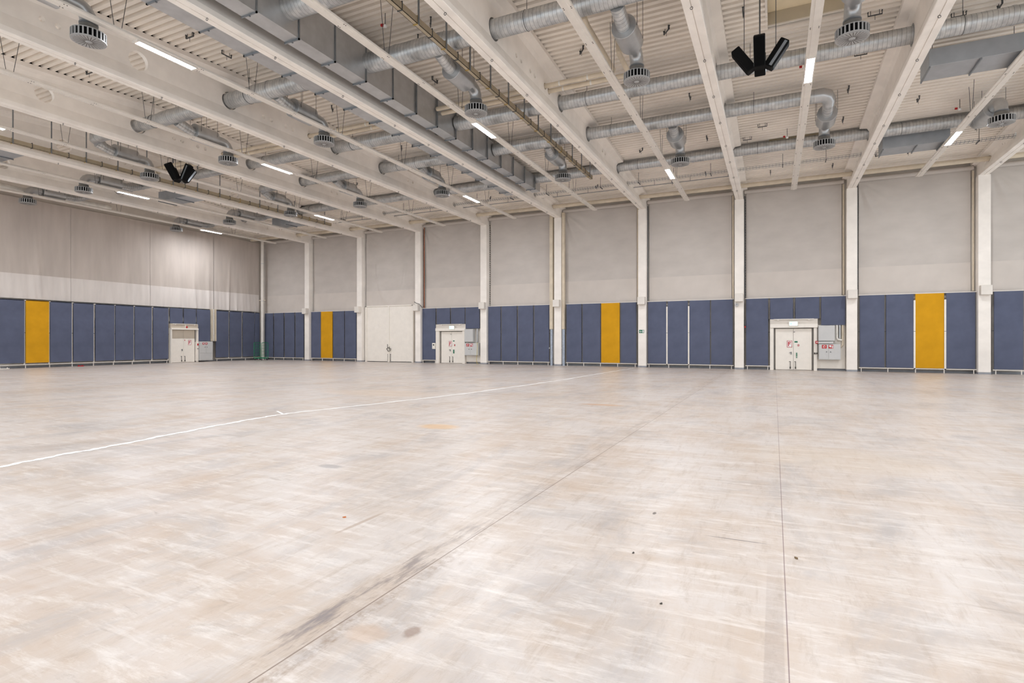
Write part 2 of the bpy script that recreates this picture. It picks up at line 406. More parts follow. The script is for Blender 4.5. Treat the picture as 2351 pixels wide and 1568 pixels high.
for i, x in enumerate(XC):
    o = beam0 if i == 0 else beam0.copy()
    if i: C.objects.link(o)
    o.location = (x, 0, ZB)
    o.data = bme_right if i < 2 else bme
    tag(o, "white concrete roof beam ending on "+colref[i], 'beam', 'saddle roof beams')
    for q in range(12):
        e = bpy.data.objects.new('eyelet', eye_me); C.objects.link(e); e.parent = o; e.location = (.0, 4.2+q*2.8+rnd.uniform(-.3, .3), 0)
    e = bpy.data.objects.new('light_blocker', lb_me); C.objects.link(e); e.parent = o
    beams.append(o)
# ---- light tracks with one lit tube every second bay
trk_x = [7.03-6*k for k in range(9)]
tubes_near = {1: [20.45], 3: [20.45], 5: [20.45], 7: [20.45], 0: [10.9, 29.95], 2: [10.9, 29.95], 4: [10.9, 29.95], 6: [10.9, 29.95], 8: [10.9, 29.95]}
for k, x in enumerate(trk_x):
    t = thing('light_track', (x, 17.4, 10.55), "long white light track hanging over "+bayref[k], 'light track', 'light tracks between the beams')
    b = MB(); y0, y1 = -1.4, 36.3
    pr = [(-.155, 10.62), (-.15, 10.6), (-.06, 10.6), (-.055, 10.585), (.055, 10.585), (.06, 10.6), (.15, 10.6), (.155, 10.62), (.15, 10.665), (.05, 10.68), (.045, 10.72), (-.045, 10.72), (-.05, 10.68), (-.15, 10.665)]
    n = len(b.v); L = len(pr); b.v += [(x+a, y0, c) for a, c in pr]+[(x+a, y1, c) for a, c in pr]
    for j in range(L): b.f.append((n+j, n+(j+1) % L, n+L+(j+1) % L, n+L+j)); b.mi.append(0)
    b.f.append(tuple(range(n, n+L))); b.f.append(tuple(range(n+2*L-1, n+L-1, -1))); b.mi += [0, 0]
    b.cur = 1
    for q in range(19):
        yy = .4+q*1.93
        for sx in (-.105, .105):
            for dy in (0, .07): b.box(x+sx-.012, x+sx+.012, yy+dy-.012, yy+dy+.012, 10.592, 10.601)
    b.build('rail', [M['steelw'], M['screw']], t, smooth=False)
    for yc in tubes_near[k]+([1.4] if k % 2 else []):
        if yc < 4 and x < -20: continue
        tb = MB(); seg = 10; a0 = [(.1*math.cos(R(180+180*j/seg)), 10.586+.045*math.sin(R(180+180*j/seg))) for j in range(seg+1)]
        n = len(tb.v); L = len(a0)
        for yy in (yc-.88, yc+.88): tb.v += [(x+a, yy, c) for a, c in a0]
        for j in range(L-1): tb.f.append((n+j, n+j+1, n+L+j+1, n+L+j)); tb.mi.append(0)
        tb.f.append(tuple(range(n, n+L))); tb.f.append(tuple(range(n+L, n+2*L))); tb.mi += [0, 0]
        tag(tb.build('light_tube', M['tube'], t), "glowing white tube")
        cs = MB(); cs.box(x-.128, x-.108, yc-.88, yc+.88, 10.545, 10.6); cs.box(x+.108, x+.128, yc-.88, yc+.88, 10.545, 10.6); cs.box(x-.108, x+.108, yc-.88, yc+.88, 10.592, 10.6); cs.build('light_shield', M['steelw'], t, smooth=False)  # lips added to cut the tube's sideways light on the beams
        for e_ in (yc-.94, yc+.88): MB().box(x-.13, x+.13, e_, e_+.06, 10.535, 10.61).build('tube_holder', M['steelw'], t)
    for q in range(7):
        yy = 5+q*4.5
        if (k == 0 and yy in (23, 32)) or (k == 7 and yy in (14, 23, 32)): continue
        wb_ = MB()
        for s_ in (-1, 1): wb_.cyl((x, yy+s_*.1, 10.71), (x, yy+s_*.32, deck_z(yy+s_*.32)), .009, 5)
        wb_.build('hanger_wire', M['dgrey'], t)

# ---- main rectangular ducts either side of the beam on the cream-ducted column
XM = XC[4]
for nm, xa, xb, lab in (('right', XM+.62, XM+1.17, "large galvanised rectangular duct along the right side of the central beam"),
                        ('left', XM-1.16, XM-.43, "large galvanised rectangular duct along the left side of the central beam")):
    t = thing('rectangular_duct', ((xa+xb)/2, 15, 10.72), lab, 'duct', 'rectangular ducts beside the central beam')
    sects = [(-1.5, .2)]; y = .2
    while y < 29.5: sects.append((y, y+1.5)); y += 1.5
    sects.append((y, 31.1))
    casing = MB(); 
    for q, (ya, yb) in enumerate(sects):
        zt = min(12.02, deck_z(ya)-.2, deck_z(yb)-.2); red = .0 if q < 12 else .04
        zb = 10.75+(.0 if q < 8 else .02 if q < 14 else .05)
        casing.box(xa+red*(nm == 'left'), xb-red*(nm == 'right'), ya, yb-.012, zb, zt)
    casing.build('casing', M['galv'], t, smooth=False)
    for q, (ya, yb) in enumerate(sects[1:]):
        zt = min(12.02, deck_z(ya)-.2); e = .03
        f = MB()
        f.box(xa-e, xb+e, ya-.02, ya+.02, 10.72, 10.77); 
        if nm == 'right': f.box(xb-.02, xb+e, ya-.02, ya+.02, 10.72, zt)
        else: f.box(xa-e, xa+.02, ya-.02, ya+.02, 10.72, zt)
        xm = (xa+xb)/2; f.box(xm-.02, xm+.02, ya-.03, ya+.03, 10.69, 10.72)
        f.build('flange', M['galvf'], t)

# ---- round spiral ducts through the beam openings
ZD = 11.45
def round_duct(y, x_seq, r_seq, label, end_elbow=0):
    t = thing('round_duct', (sum(x_seq)/len(x_seq), y, ZD), label, 'duct', 'round ducts through the beam openings')
    pts = []; rs = []
    for j, (x, r) in enumerate(zip(x_seq, r_seq)): pts.append((x, y, ZD)); rs.append(r)
    MB().tube(pts, rs, 32).build('pipe', M['spx'], t)
    if end_elbow:
        xe = x_seq[-1]; sx = 1 if x_seq[-1] > x_seq[0] else -1; r = r_seq[-1]
        MB().tube([(xe-sx*.02, y, ZD), (xe+sx*.2, y, ZD), (xe+sx*.38, y+end_elbow*.08, ZD-.03), (xe+sx*.46, y+end_elbow*.26, ZD-.1), (xe+sx*.46, y+end_elbow*.44, ZD-.26)], [r+.004, r+.004, r, r-.02, .215], 32).build('end_elbow', M['galv'], t)
    # joints (couplings) and hanger straps
    x0, x1 = min(x_seq), max(x_seq)
    def rad(x):
        for a in range(len(x_seq)-1):
            lo, hi = sorted((a, a+1), key=lambda q: x_seq[q])
            if x_seq[lo] <= x <= x_seq[hi]:
                f = (x-x_seq[lo])/max(1e-6, x_seq[hi]-x_seq[lo]); return r_seq[lo]+(r_seq[hi]-r_seq[lo])*f
        return r_seq[0]
    for i, xb in enumerate(XC+[XC[-1]-6]):
        for dx in (-1.9, 2.4):
            x = xb+dx
            if x0+.3 < x < x1-.3:
                r = rad(x)
                MB().tube([(x-.05, y, ZD), (x-.045, y, ZD), (x+.045, y, ZD), (x+.05, y, ZD)], [r*.99, r+.012, r+.012, r*.99], 32, False).build('coupling', M['galv'], t)
        x = xb+1.2
        if x0+.3 < x < x1-.3:
            r = rad(x); h = MB(); h.cyl((x, y, ZD+r), (x, y, deck_z(y)), .009, 5); h.tube([(x, y+math.sin(a)*(r+.006), ZD+math.cos(a)*(r+.006)) for a in [R(20*q) for q in range(19)]], .009, 5, False)
            h.build('hanger', M['dgrey'], t)
    return t
xr = XM+1.17; xl = XM-1.16
def rr(y, x_end, big, nm, ee=0):
    return round_duct(y, [xr, XM+4.3, XM+4.6, -4.2, -3.9, x_end], [big, big, big-.04, big-.04, .265, .265], nm, ee)
rows = [(15.35, "nearest"), (21.3, "second"), (25.0, "third"), (30.5, "farthest")]
rr(11.8, 1.9, .34, "spiral duct at the very top edge, right of the central beam")
rr(15.35, 1.5, .33, "nearest round spiral duct right of the central beam, cut by the top edge", 1)
rr(21.3, 16.4, .315, "second-nearest round spiral duct right of the central beam, reaching the right edge")
rr(25.0, 1.5, .31, "third-nearest round spiral duct right of the central beam, ending in an elbow", 1)
rr(30.5, 16.4, .29, "farthest round spiral duct right of the central beam")
def rl(y, x_end, big, nm, ee=1):
    return round_duct(y, [xl, XM-4.4, XM-4.7, -24, -24.3, x_end] if x_end < -25 else [xl, x_end], [big, big, big-.03, big-.03, .265, .265] if x_end < -25 else [big, big], nm, ee)
rl(6.35, -17.0, .31, "short round duct left of the central beam, feeding the nearest diffuser")
rl(15.35, -28.95, .33, "nearest round spiral duct left of the central beam")
rl(21.3, -40.93, .315, "second-nearest round spiral duct left of the central beam", -1)
rl(25.0, -28.99, .31, "third-nearest round spiral duct left of the central beam")
rl(30.5, -40.95, .29, "farthest round spiral duct left of the central beam", -1)

# ---- ceiling air diffusers with elbow, silencer and branch pipe
def make_diffuser(s, Lr, loc, label, name='air_diffuser', hz=1.27, sl=(.72, 1.75)):
    """s=+1: fed from nearer the camera (-Y); s=-1: from the far side; Lr distance to the round duct"""
    X, Y, Z = loc; t = thing(name, loc, label, 'air diffuser', 'round swirl diffusers under the ducts')
    P = lambda x, y, z: (X+x, Y+y, Z+z)
    N = 24
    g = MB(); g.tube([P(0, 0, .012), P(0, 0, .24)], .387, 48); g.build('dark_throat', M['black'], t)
    g = MB()
    g.tube([P(0, 0, .232), P(0, 0, .246), P(0, 0, .27)], [.42, .42, .30], 48)
    g.tube([P(0, 0, 0), P(0, 0, .02)], [.418, .42], 48)
    for k in range(N):
        a = 2*math.pi*k/N; w_ = 2*math.pi/N*.16
        pts = []
        for (rr_, aa) in ((.385, a-w_), (.385, a+w_), (.42, a+w_), (.42, a-w_)): pts.append((rr_*math.cos(aa), rr_*math.sin(aa)))
        n = len(g.v)
        g.v += [P(q[0], q[1], .015) for q in pts]+[P(q[0], q[1], .235) for q in pts]
        for f in ((0, 1, 5, 4), (1, 2, 6, 5), (2, 3, 7, 6), (3, 0, 4, 7)): g.f.append(tuple(n+j for j in f)); g.mi.append(0)
    g.build('slotted_rim', M['disc'], t)
    g = MB(); g.tube([P(0, 0, -.012), P(0, 0, .0)], .37, 40); g.tube([P(0, 0, -.03), P(0, 0, -.01)], [.05, .07], 20)
    g.cur = 1
    for k in range(N):
        a = 2*math.pi*(k+.5)/N; ca, sa = math.cos(a), math.sin(a)
        for r0, r1, w_ in ((.09, .355, .009),):
            sw = .06
            g.face([P(ca*r0-sa*w_, sa*r0+ca*w_, -.0135), P(ca*r0+sa*w_, sa*r0-ca*w_, -.0135),
                    P(ca*r1+sa*(w_+sw), sa*r1-ca*(w_+sw), -.0135), P(ca*r1-sa*(w_-sw), sa*r1+ca*(w_-sw), -.0135)])
    g.build('face_plate', [M['disc'], M['screw']], t, smooth=False)
    MB().tube([P(0, 0, .26), P(0, 0, .31), P(0, 0, .44), P(0, 0, .46)], [.29, .255, .215, .212], 32).build('neck_cone', M['galvd'], t)
    zs = .9
    g = MB(); arc = [P(0, 0, .44), P(0, 0, zs-.36)]
    for k in range(1, 5):
        a = R(90*k/4); arc.append(P(0, -s*(.34-.34*math.cos(a)), zs-.34+.34*math.sin(a)))
    arc.append(P(0, -s*(sl[0]-.02), zs)); g.tube(arc, .21, 28, False); g.build('elbow', M['galv'], t)
    g = MB(); g.tube([P(0, 0, .455), P(0, 0, .46), P(0, 0, .5), P(0, 0, .505)], [.213, .228, .228, .213], 28, False); g.build('clamp', M['galvf'], t)
    g = MB(); g.tube([P(0, -s*sl[0], zs), P(0, -s*(sl[0]+.01), zs), P(0, -s*(sl[1]-.01), zs), P(0, -s*sl[1], zs)], [.36, .37, .37, .36], 40)
    g.build('silencer', M['galv'], t)
    pts = [P(0, -s*(sl[1]-.02), zs), P(0, -s*(sl[1]+.1), zs)]
    if Lr-sl[1] > 1.2: pts += [P(0, -s*(Lr-.7), zs), P(0, -s*(Lr-.35), zs+.1), P(0, -s*(Lr-.16), hz-.18)]
    else: pts += [P(0, -s*(Lr-.4), zs+.12), P(0, -s*(Lr-.16), hz-.18)]
    MB().tube(pts, .205, 28).build('branch_pipe', M['spy'], t)
    h = MB()
    for q in (sl[0]+.12, sl[1]-.12):
        for sx in (-.375, .375): h.cyl(P(sx, -s*q, zs), P(sx, -s*q, deck_z(Y-s*q)-Z), .008, 5)
    h.build('hanger_rod', M['dgrey'], t)
    return t
dz = 10.18
dlab = lambda row, k: "round swirl diffuser, %s one over %s" % (row, bayref[k])
p1 = make_diffuser(1, 18.0-15.35, (-4.04, 18.0, dz), dlab("nearer", 2))
for x, k in ((1.96, 1), (-10.0, 3), (-17.42, 4), (-23.42, 5), (-29.4, 6)): dup(p1, (x, 18.0, dz), dlab("middle" if k == 4 else "nearer", k))
dup(p1, (-17.45, 9.0, dz), "large round swirl diffuser nearest the camera at the top left")
p2 = make_diffuser(1, 27.35-25.0, (-4.06, 27.35, dz), dlab("farther", 2), sl=(.66, 1.6))
for x, k in ((-10.0, 3), (-17.44, 4), (-23.5, 5), (-29.45, 6)): dup(p2, (x, 27.35, dz), dlab("farthest" if k == 4 else "farther", k))
dup(p2, (1.96, 27.6, dz), dlab('farther', 1))
p3 = make_diffuser(-1, 3.2, (-35.38, 18.0, dz), dlab("nearer", 7), sl=(.7, 1.9))
dup(p3, (-41.38, 18.0, dz), dlab("nearer", 8))
dup(p3, (-35.45, 27.35, dz), dlab("farther", 7)); dup(p3, (-41.4, 27.35, dz), dlab("farther", 8))
dup(p3, (7.96, 27.55, dz), "round swirl diffuser under the farthest duct near the right edge")

# ---- plenum boxes under the ducts
for (x0, x1, y0, y1, lab) in ((4.62, 7.25, 22.45, 23.65, "large grey sheet-metal plenum box near the top right corner"),
                              (4.62, 7.2, 31.15, 32.3, "grey plenum box under the farthest duct on the right"),
                              (-36.0, -32.6, 12.6, 14.3, "grey plenum box cut off by the left edge"),
                              (-36.0, -32.6, 22.6, 23.8, "grey plenum box behind the small hanging speaker cluster"),
                              (-35.7, -32.8, 31.3, 32.4, "farthest grey plenum box on the left half of the ceiling")):
    t = thing('plenum_box', ((x0+x1)/2, (y0+y1)/2, 10.7), lab, 'air plenum', 'grey plenum boxes')
    MB().box(x0, x1, y0, y1, 10.82, 11.4, .01).build('casing', M['greybox'], t)
    for x in (x0+.02, (x0+x1)/2+.05, x1-.25):
        MB().box(x-.02, x+.02, y0-.02, y1+.02, 10.76, 10.82).build('stiffener', M['galvf'], t)
    g = MB()
    for x in (x0+.1, x1-.1):
        for y in (y0+.05, y1-.05): g.cyl((x, y, 11.38), (x, y, deck_z(y)), .01, 5)
    g.build('hanger_rod', M['dgrey'], t)

# ---- cream insulated pipes across the hall
for y, z, rank in ((19.6, ZD, "nearer"), (20.0, ZD-.03, "farther")):
    x1 = -5.2 if y < 19.8 else -4.75
    for part in ("right", "left"):
        t = thing('insulated_pipe', (-9 if part == "right" else -25, y, z), "%s of the twin cream pipes %s of the rectangular ducts" % (rank, part), 'pipe', 'twin cream pipes')
        g = MB()
        if part == "left": g.tube([(-37.0, y, z), (xl-.04, y, z)], .085, 14)
        elif y < 19.8: g.tube([(xr+.04, y, z), (x1-.15, y, z), (x1-.04, y-.04, z), (x1, y-.15, z), (x1, 16.3, z), (x1, 16.1, z+.08), (x1, 16.0, z+.3), (x1, 16.0, deck_z(16)-.03)], .085, 14)
        else: g.tube([(xr+.04, y, z), (x1-.15, y, z), (x1-.04, y-.04, z), (x1, y-.15, z), (x1, 18.6, z+.05), (x1, 18.45, z+.12), (x1, 18.4, z+.5), (x1, 18.4, deck_z(18.4)-.03)], .085, 14)
        g.build('pipe', M['cream'], t)
        for x in [XM+2.0, -9.7, -7.3, -6.2, -16.5, -18.2, -22, -24.4, -28.5, -30.2, -34.5]:
            if (x < x1-.3) and ((x > XM) == (part == "right")): MB().tube([(x-.03, y, z), (x+.03, y, z)], .088, 14).build('tape_band', M['band'], t)
t = thing('heating_pipe', (-14, 35.9, 11.05), "long cream pipe along the top of the back wall", 'pipe')
MB().tube([(-43.6, 35.9, 11.05), (16.3, 35.9, 11.05)], .125, 16).build('pipe', M['cream'], t)
tag(MB().tube([(-42.0, -1, 11.1), (-42.0, 22.8, 11.1), (-42.05, 23.0, 11.1), (-42.4, 23.1, 11.1)], .15, 16).build('roof_drain_pipe', M['band']), "thick white pipe under the ceiling above the left wall", 'pipe')
tag(MB().tube([(-42.6, -1, 10.95), (-42.6, 22.2, 10.95)], .035, 8).build('sprinkler_pipe', M['red']), "thin red pipe beside the thick white pipe, upper left", 'pipe')

# ---- beige cable trays on hangers
def tray(x, z, y0, y1, side, lab):
    t = thing('cable_tray', (x, (y0+y1)/2, z), lab, 'cable tray')
    g = MB(); g.box(x-.07, x+.07, y0, y1, z, z+.015); g.box(x-.07, x-.055, y0, y1, z, z+.2); g.box(x+.055, x+.07, y0, y1, z, z+.2); g.build('channel', M['tray'], t)
    y = y0+.6; q = 0
    while y < y1-.2:
        g = MB(); g.box(x-.085, x+.085, y-.012, y+.012, z-.02, z+.24); g.build('clip', M['brass'] if q % 2 == 0 else M['dgrey'], t)
        if q % 2 == 0 and all(abs(y-yr) > .4 for yr in (11.8, 15.35, 21.3, 25.0, 30.5)):
            MB().box(x+side*.1-.02, x+side*.1+.02, y-.02, y+.02, z-.03, deck_z(y)).build('hanger_strut', M['galvf'], t)
        y += .74; q += 1
tray(-9.28, 10.82, 2.2, 30.0, 1, "beige cable tray on steel hangers right of the central rectangular ducts")
tray(-31.25, 10.72, 5.0, 33.0, 1, "beige cable tray with tall grey hangers, far left of the ceiling")
# grey mesh ladder running across near the back wall
t = thing('cable_ladder', (-12, 32.7, 11.1), "grey mesh cable ladder running along the back wall under the roof", 'cable ladder')
g = MB()
for dy, z in ((-.12, 11.08), (.12, 11.08), (-.12, 11.17), (.12, 11.17)): g.cyl((-30, 32.7+dy, z), (11.8, 32.7+dy, z), .008, 5)
x = -30
while x < 11.8: g.box(x-.006, x+.006, 32.57, 32.83, 11.07, 11.085); g.box(x-.005, x+.005, 32.572, 32.582, 11.07, 11.18); x += .16
g.build('mesh_tray', M['galvf'], t)
for x in [10.9, 8.6, 6.3, 2.4, .4, -3.2, -5.2, -7.2, -9.5, -11.5, -13.0, -15.5, -18, -21, -24, -27, -29.8]:
    g = MB(); g.box(x-.02, x+.02, 32.5, 33.0, 11.03, 11.07); g.cyl((x, 32.55, 11.05), (x, 32.55, deck_z(32.55)), .012, 5); g.build('hanger', M['dgrey'], t)
# conduits with brackets nearer the wall
for (xx0, xx1, y, z, lab) in ((-13.2, -2.2, 34.2, 11.25, "thin grey conduit under the ceiling, centre, near the back wall"), (-31.4, -14.4, 34.0, 11.2, "thin grey conduit under the ceiling, left half, near the back wall")):
    t = thing('conduit', ((xx0+xx1)/2, y, z), lab, 'conduit')
    MB().tube([(xx0, y, z), (xx1, y, z)], .022, 8).build('pipe', M['galvf'], t)
    x = xx0+.3
    while x < xx1: MB().cyl((x, y, z), (x, y, deck_z(y)-.01), .012, 5).build('bracket', M['dgrey'], t); x += 2.1

# ---- small hanger brackets fixed to the deck
hk = MB(); hk.box(-.02, .02, -.2, .2, -.16, -.135); hk.box(-.02, .02, -.2, -.18, -.16, -.02); hk.box(-.02, .02, .18, .2, -.16, -.02)
for s_ in (-1, 1): hk.cyl((0, s_*.12, -.14), (0, s_*.12, .02), .01, 5); hk.cyl((-.03, s_*.19, -.04), (.03, s_*.19, -.04), .02, 6)
hk.cyl((0, 0, -.3), (0, 0, -.15), .008, 5)
hk0 = hk.build('hanger_bracket', M['dgrey'], loc=(0, 0, 0))
HB = [(-18.2, 12.5), (-24.2, 12.5), (-24.4, 16.1), (-12.2, 16.6), (-10.4, 15.6), (-11.4, 16.3), (-18.1, 19.2), (-17.6, 22.3), (-17.9, 24.1), (-18.3, 14.0), (-3.3, 19.2), (-6.3, 19.2), (-5.9, 17.5), (-5.1, 22.3), (-5.6, 23.4),
      (-3.2, 24.2), (-6.3, 29.1), (-3.0, 28.8), (-0.9, 19.2), (2.9, 20.9), (2.7, 26.0), (2.8, 29.0), (5.4, 28.0), (8.4, 32.1), (6.3, 21.9), (5.3, 22.0), (-0.2, 35.0), (2.9, 35.1), (-12.4, 18.9), (-8.9, 17.5), (-8.8, 19.1), (-12.2, 22.6), (-1.2, 29.6), (-0.5, 28.3),
      (4.9, 34.2), (6.2, 34.3), (-10.6, 28.4), (-10.1, 33.8), (-18.6, 27.9), (-21.2, 28.2), (-17.5, 33.5), (-24.3, 27.8), (-21.4, 22.6), (-3.6, 33.9), (-5.6, 34.6), (2.8, 23.3)]
for j, (x, y) in enumerate(HB):
    o = hk0 if j == 0 else hk0.copy()
    if j: C.objects.link(o)
    o.location = (x, y, deck_z(y)); o.rotation_euler = (0, 0, rnd.choice([0, 0, R(90), R(35)]))
    tag(o, "small grey steel hanger bracket fixed under the ribbed ceiling", 'bracket', 'hanger brackets on the ceiling')

# ---- smoke detectors
for x, y, lab in ((1.0, 22.9, "smoke detector with red tag left of the track over the right double doors, nearer one"), (7.0, 28.9, "smoke detector with red tag above the lit tube near the right edge"),
                  (.55, 29.3, "smoke detector with red tag beside the far track, right double door bay"), (-11.5, 14.6, "red-tagged smoke detector at the top edge beside the beige cable tray")):
    z = deck_z(y); t = thing('smoke_detector', (x, y, z-.45), lab, 'smoke detector')
    MB().cyl((x, y, z-.4), (x, y, z), .012, 6).build('rod', M['dgrey'], t)
    MB().tube([(x, y, z-.46), (x, y, z-.4), (x, y, z-.38)], [.05, .06, .03], 14).build('head', M['signw'], t)
    MB().box(x-.17, x-.08, y-.03, y+.03, z-.4, z-.33).build('tag', M['red'], t)
tag(MB().box(.28, .52, 17.9, 18.1, 12.0, 12.43, .01).build('junction_box', M['steelw']), "white junction box under the ceiling left of the lit track", 'junction box')

# ---- hanging loudspeaker clusters
def speaker(t, loc, ang, tilt, hgt, wid):
    ca, sa = math.cos(ang), math.sin(ang); ct, s2 = math.cos(tilt), math.sin(tilt)
    def tr(x, y, z):   # y: outwards
        yy = y*ct+z*s2; zz = z*ct-y*s2
        yy += .1
        return (loc[0]+x*ca-yy*sa, loc[1]+x*sa+yy*ca, loc[2]+zz)
    def bx(x0, x1, y0, y1, z0, z1, bev):
        m = MB(); m.box(x0, x1, y0, y1, z0, z1, bev); m.v = [tr(*q) for q in m.v]; return m
    c = bx(-wid/2, wid/2, 0, .26, 0, hgt, .02).build('speaker_cabinet', M['spk'], t)
    bx(-wid/2+.02, wid/2-.02, .26, .272, .04, hgt-.04, .004).build('grille', M['black'], c)
    bx(wid/2-.001, wid/2+.004, .14, .22, .04, hgt-.04, 0).build('side_rail', M['galvf'], c)
for (x, y, z, sc_, ref) in ((-.38, 17.6, 9.62, 1.0, "hanging cluster of four black loudspeakers over the right half"), (-26.75, 17.9, 9.75, 1.0, "hanging cluster of black loudspeakers over the left half")):
    t = thing('speaker_cluster', (x, y, z), ref, 'loudspeaker')
    for q in range(4): speaker(t, (x, y, z+.08), R(90*q), R(34), .82, .3)
    MB().tube([(x, y, z+.05), (x, y, z+.12)], .2, 16).build('mounting_ring', M['spk'], t)
    for dx, dy in ((-.35, 0), (.35, 0), (0, -.35), (0, .35)):
        MB().cyl((x+dx*1.2, y+dy*1.2, z+.6), (x+dx*1.2, y+dy*1.2, deck_z(y+dy)), .011, 6).build('suspension_wire', M['dgrey'], t)
    MB().cyl((x, y, z+.1), (x, y, deck_z(y)), .009, 6).build('suspension_wire', M['dgrey'], t)

# ------------------------------------------------------------------ cloths on the walls
def cloth(name, axis, base, a0, a1, z0, z1, disp, label, mats, hem_z=None, group=None, lace=None):
    """axis 'x': hangs on the back wall at Y=base; 'y': on the left wall at X=base"""
    nrm = -1 if axis == 'x' else 1
    loc = ((a0+a1)/2, base, z0) if axis == 'x' else (base, (a0+a1)/2, z0)
    t = thing(name, loc, label, 'wall cloth', group)
    def sheet(za, zb, off, nu, nv, thick=.006):
        m = MB(); n0 = 0
        for side in (0, 1):
            for j in range(nv+1):
                for i in range(nu+1):
                    a = a0+(a1-a0)*i/nu; z = za+(zb-za)*j/nv
                    d = base+nrm*(off+disp(a, z)+(thick if side else 0))
                    m.v.append((a, d, z) if axis == 'x' else (d, a, z))
            s0 = side*(nu+1)*(nv+1)
            for j in range(nv):
                for i in range(nu):
                    k = s0+j*(nu+1)+i; m.f.append((k, k+1, k+nu+2, k+nu+1)); m.mi.append(0)
        S = (nu+1)*(nv+1)
        edge = [(j*(nu+1), (j+1)*(nu+1)) for j in range(nv)]+[(j*(nu+1)+nu, (j+1)*(nu+1)+nu) for j in range(nv)]+[(i, i+1) for i in range(nu)]+[(nv*(nu+1)+i, nv*(nu+1)+i+1) for i in range(nu)]
        for p_, q_ in edge: m.f.append((p_, q_, q_+S, p_+S)); m.mi.append(0)
        return m
    nu = int((a1-a0)*14); 
    sheet(hem_z-.03 if hem_z else z0, z1, 0, nu, 70).build('sheet', mats[0], t)
    if hem_z: sheet(z0, hem_z, .02, nu, 26).build('hem_band', mats[1], t)
    if lace:
        m = MB(); z = z0+.2
        while z < z1-.3: m.box(lace-.03, lace+.03, base-.05, base-.03, z, z+.05); z += .17
        m.build('lacing', M['screw'], t)
    return t
def fan(cx, cz, sgn, amp=.14, k=14, reach=2.0):
    def f(a, z):
        dx = (a-cx)*sgn; dz_ = cz-z
        r = math.hypot(dx, dz_)+1e-3; th = math.atan2(dx, max(dz_, 1e-3))
        if dx < -.02: return 0
        return amp*math.exp(-r/reach)*min(1, (r/1.0)**1.5)*(.5+.5*math.cos(k*th+1.3*math.sin(2*th)))*math.exp(-(max(0, th-1.0))*2)
    return f
ZC1 = 10.95
def back_disp(bay, xa, xb):
    fs = []
    L = fan(xa, ZC1, 1); Rf = fan(xb, ZC1, -1, .1, 12, 1.5)
    ph = rnd.uniform(0, 6)
    lf = {0: 1.0, 1: .2, 2: .25, 3: 1.2, 4: .1, 5: 1.0, 6: .8, 7: .4, 8: .2, -1: .6}[bay]
    rf = {0: .3, 1: .5, 2: .2, 3: .2, 4: .3, 5: .8, 6: .9, 7: .4, 8: .2, -1: .2}[bay]
    def d(a, z):
        v = lf*L(a, z)+rf*Rf(a, z)+.012*math.sin(a*.9+ph)*math.sin(z*.7+ph)+.004*math.sin(z*1.9+ph*2)
        if bay == 6:   # slack sag above the gate
            xm = (xa+xb)/2; r = math.hypot((a-xm)/1.45, (z-8.3)/3.4); v += .05*math.exp(-((r-1)/.09)**2)*(z < 8.3)
        return v+.02
    return d
for k in [-1, 0, 1, 2, 3, 4, 5, 6, 7, 8]:
    xb = (XC[k]-.265-.2) if k >= 0 else 16.03-.5
    xa = (XC[k+1]+.265+.12) if k+1 < 9 else -43.95
    z0 = 4.4 if k != 6 else 4.74
    lab = {-1: "off-white wall cloth in the bay cut off at the right edge"}.get(k, "off-white cloth hung high in "+bayref[k])
    cloth('wall_cloth', 'x', 37.62, xa, xb, z0, ZC1, back_disp(k, xa, xb), lab, (M['clothb'], M['hemb']), 6.0, 'off-white cloths on the back wall', lace=(xa-.06) if k in (-1, 0, 1, 4) else None)
    # roller box the cloth hangs from
    tag(MB().tube([(xa-.1, 37.5, ZC1+.1), (xb+.1, 37.5, ZC1+.1)], .12, 14).build('cloth_roller', M['clothb']), "white cloth roller tube over "+bayref[k] if k >= 0 else "white roller tube at the top right edge of the wall", 'roller', 'cloth rollers')
def left_disp(seed):
    q = random.Random(seed); ws = [(q.uniform(.8, 2.2), q.uniform(0, 6), q.uniform(.01, .02)) for _ in range(3)]
    cr = [(q.uniform(0, 1), q.uniform(.03, .07), q.uniform(.05, .11), q.uniform(3.5, 7), q.uniform(-.08, .08)) for _ in range(6)]
    def d(a, z, a0=None):
        v = .03+sum(m*math.sin(a*f+p_+.15*z) for f, p_, m in ws)
        u = (a-d.a0)/5.4
        low = max(0, min(1, (8.5-z)/4))
        v += .012*low*math.sin(a*9+z*.3+seed)+.008*low*math.sin(a*17+z)
        for c, wdt, am, zt, sl in cr:
            v += am*math.exp(-((u-c-sl*(z-4.5)/6)/wdt*1.6)**2)*max(0, min(1, (zt+3-z)/4))
        return max(.0, v)
    return d
lc = [(10.7, 16.15, "grey-beige cloth on the left wall, first from the left edge"), (16.16, 21.59, "grey-beige cloth on the left wall, over the distant yellow panel"), (21.6, 27.0, "grey-beige cloth on the left wall, between first and second seams"),
      (27.01, 32.38, "brightly lit cloth on the left wall above the single door pair"), (32.39, 37.1, "creased cloth on the left wall beside the room corner")]
for j, (a0, a1, lab) in enumerate(lc):
    f = left_disp(11+j); f.a0 = a0
    cloth('wall_cloth', 'y', -44.05, a0, a1, 4.5, 11.0, f, lab, (M['clothl'], M['clothh']), 6.1, 'grey-beige cloths on the left wall')

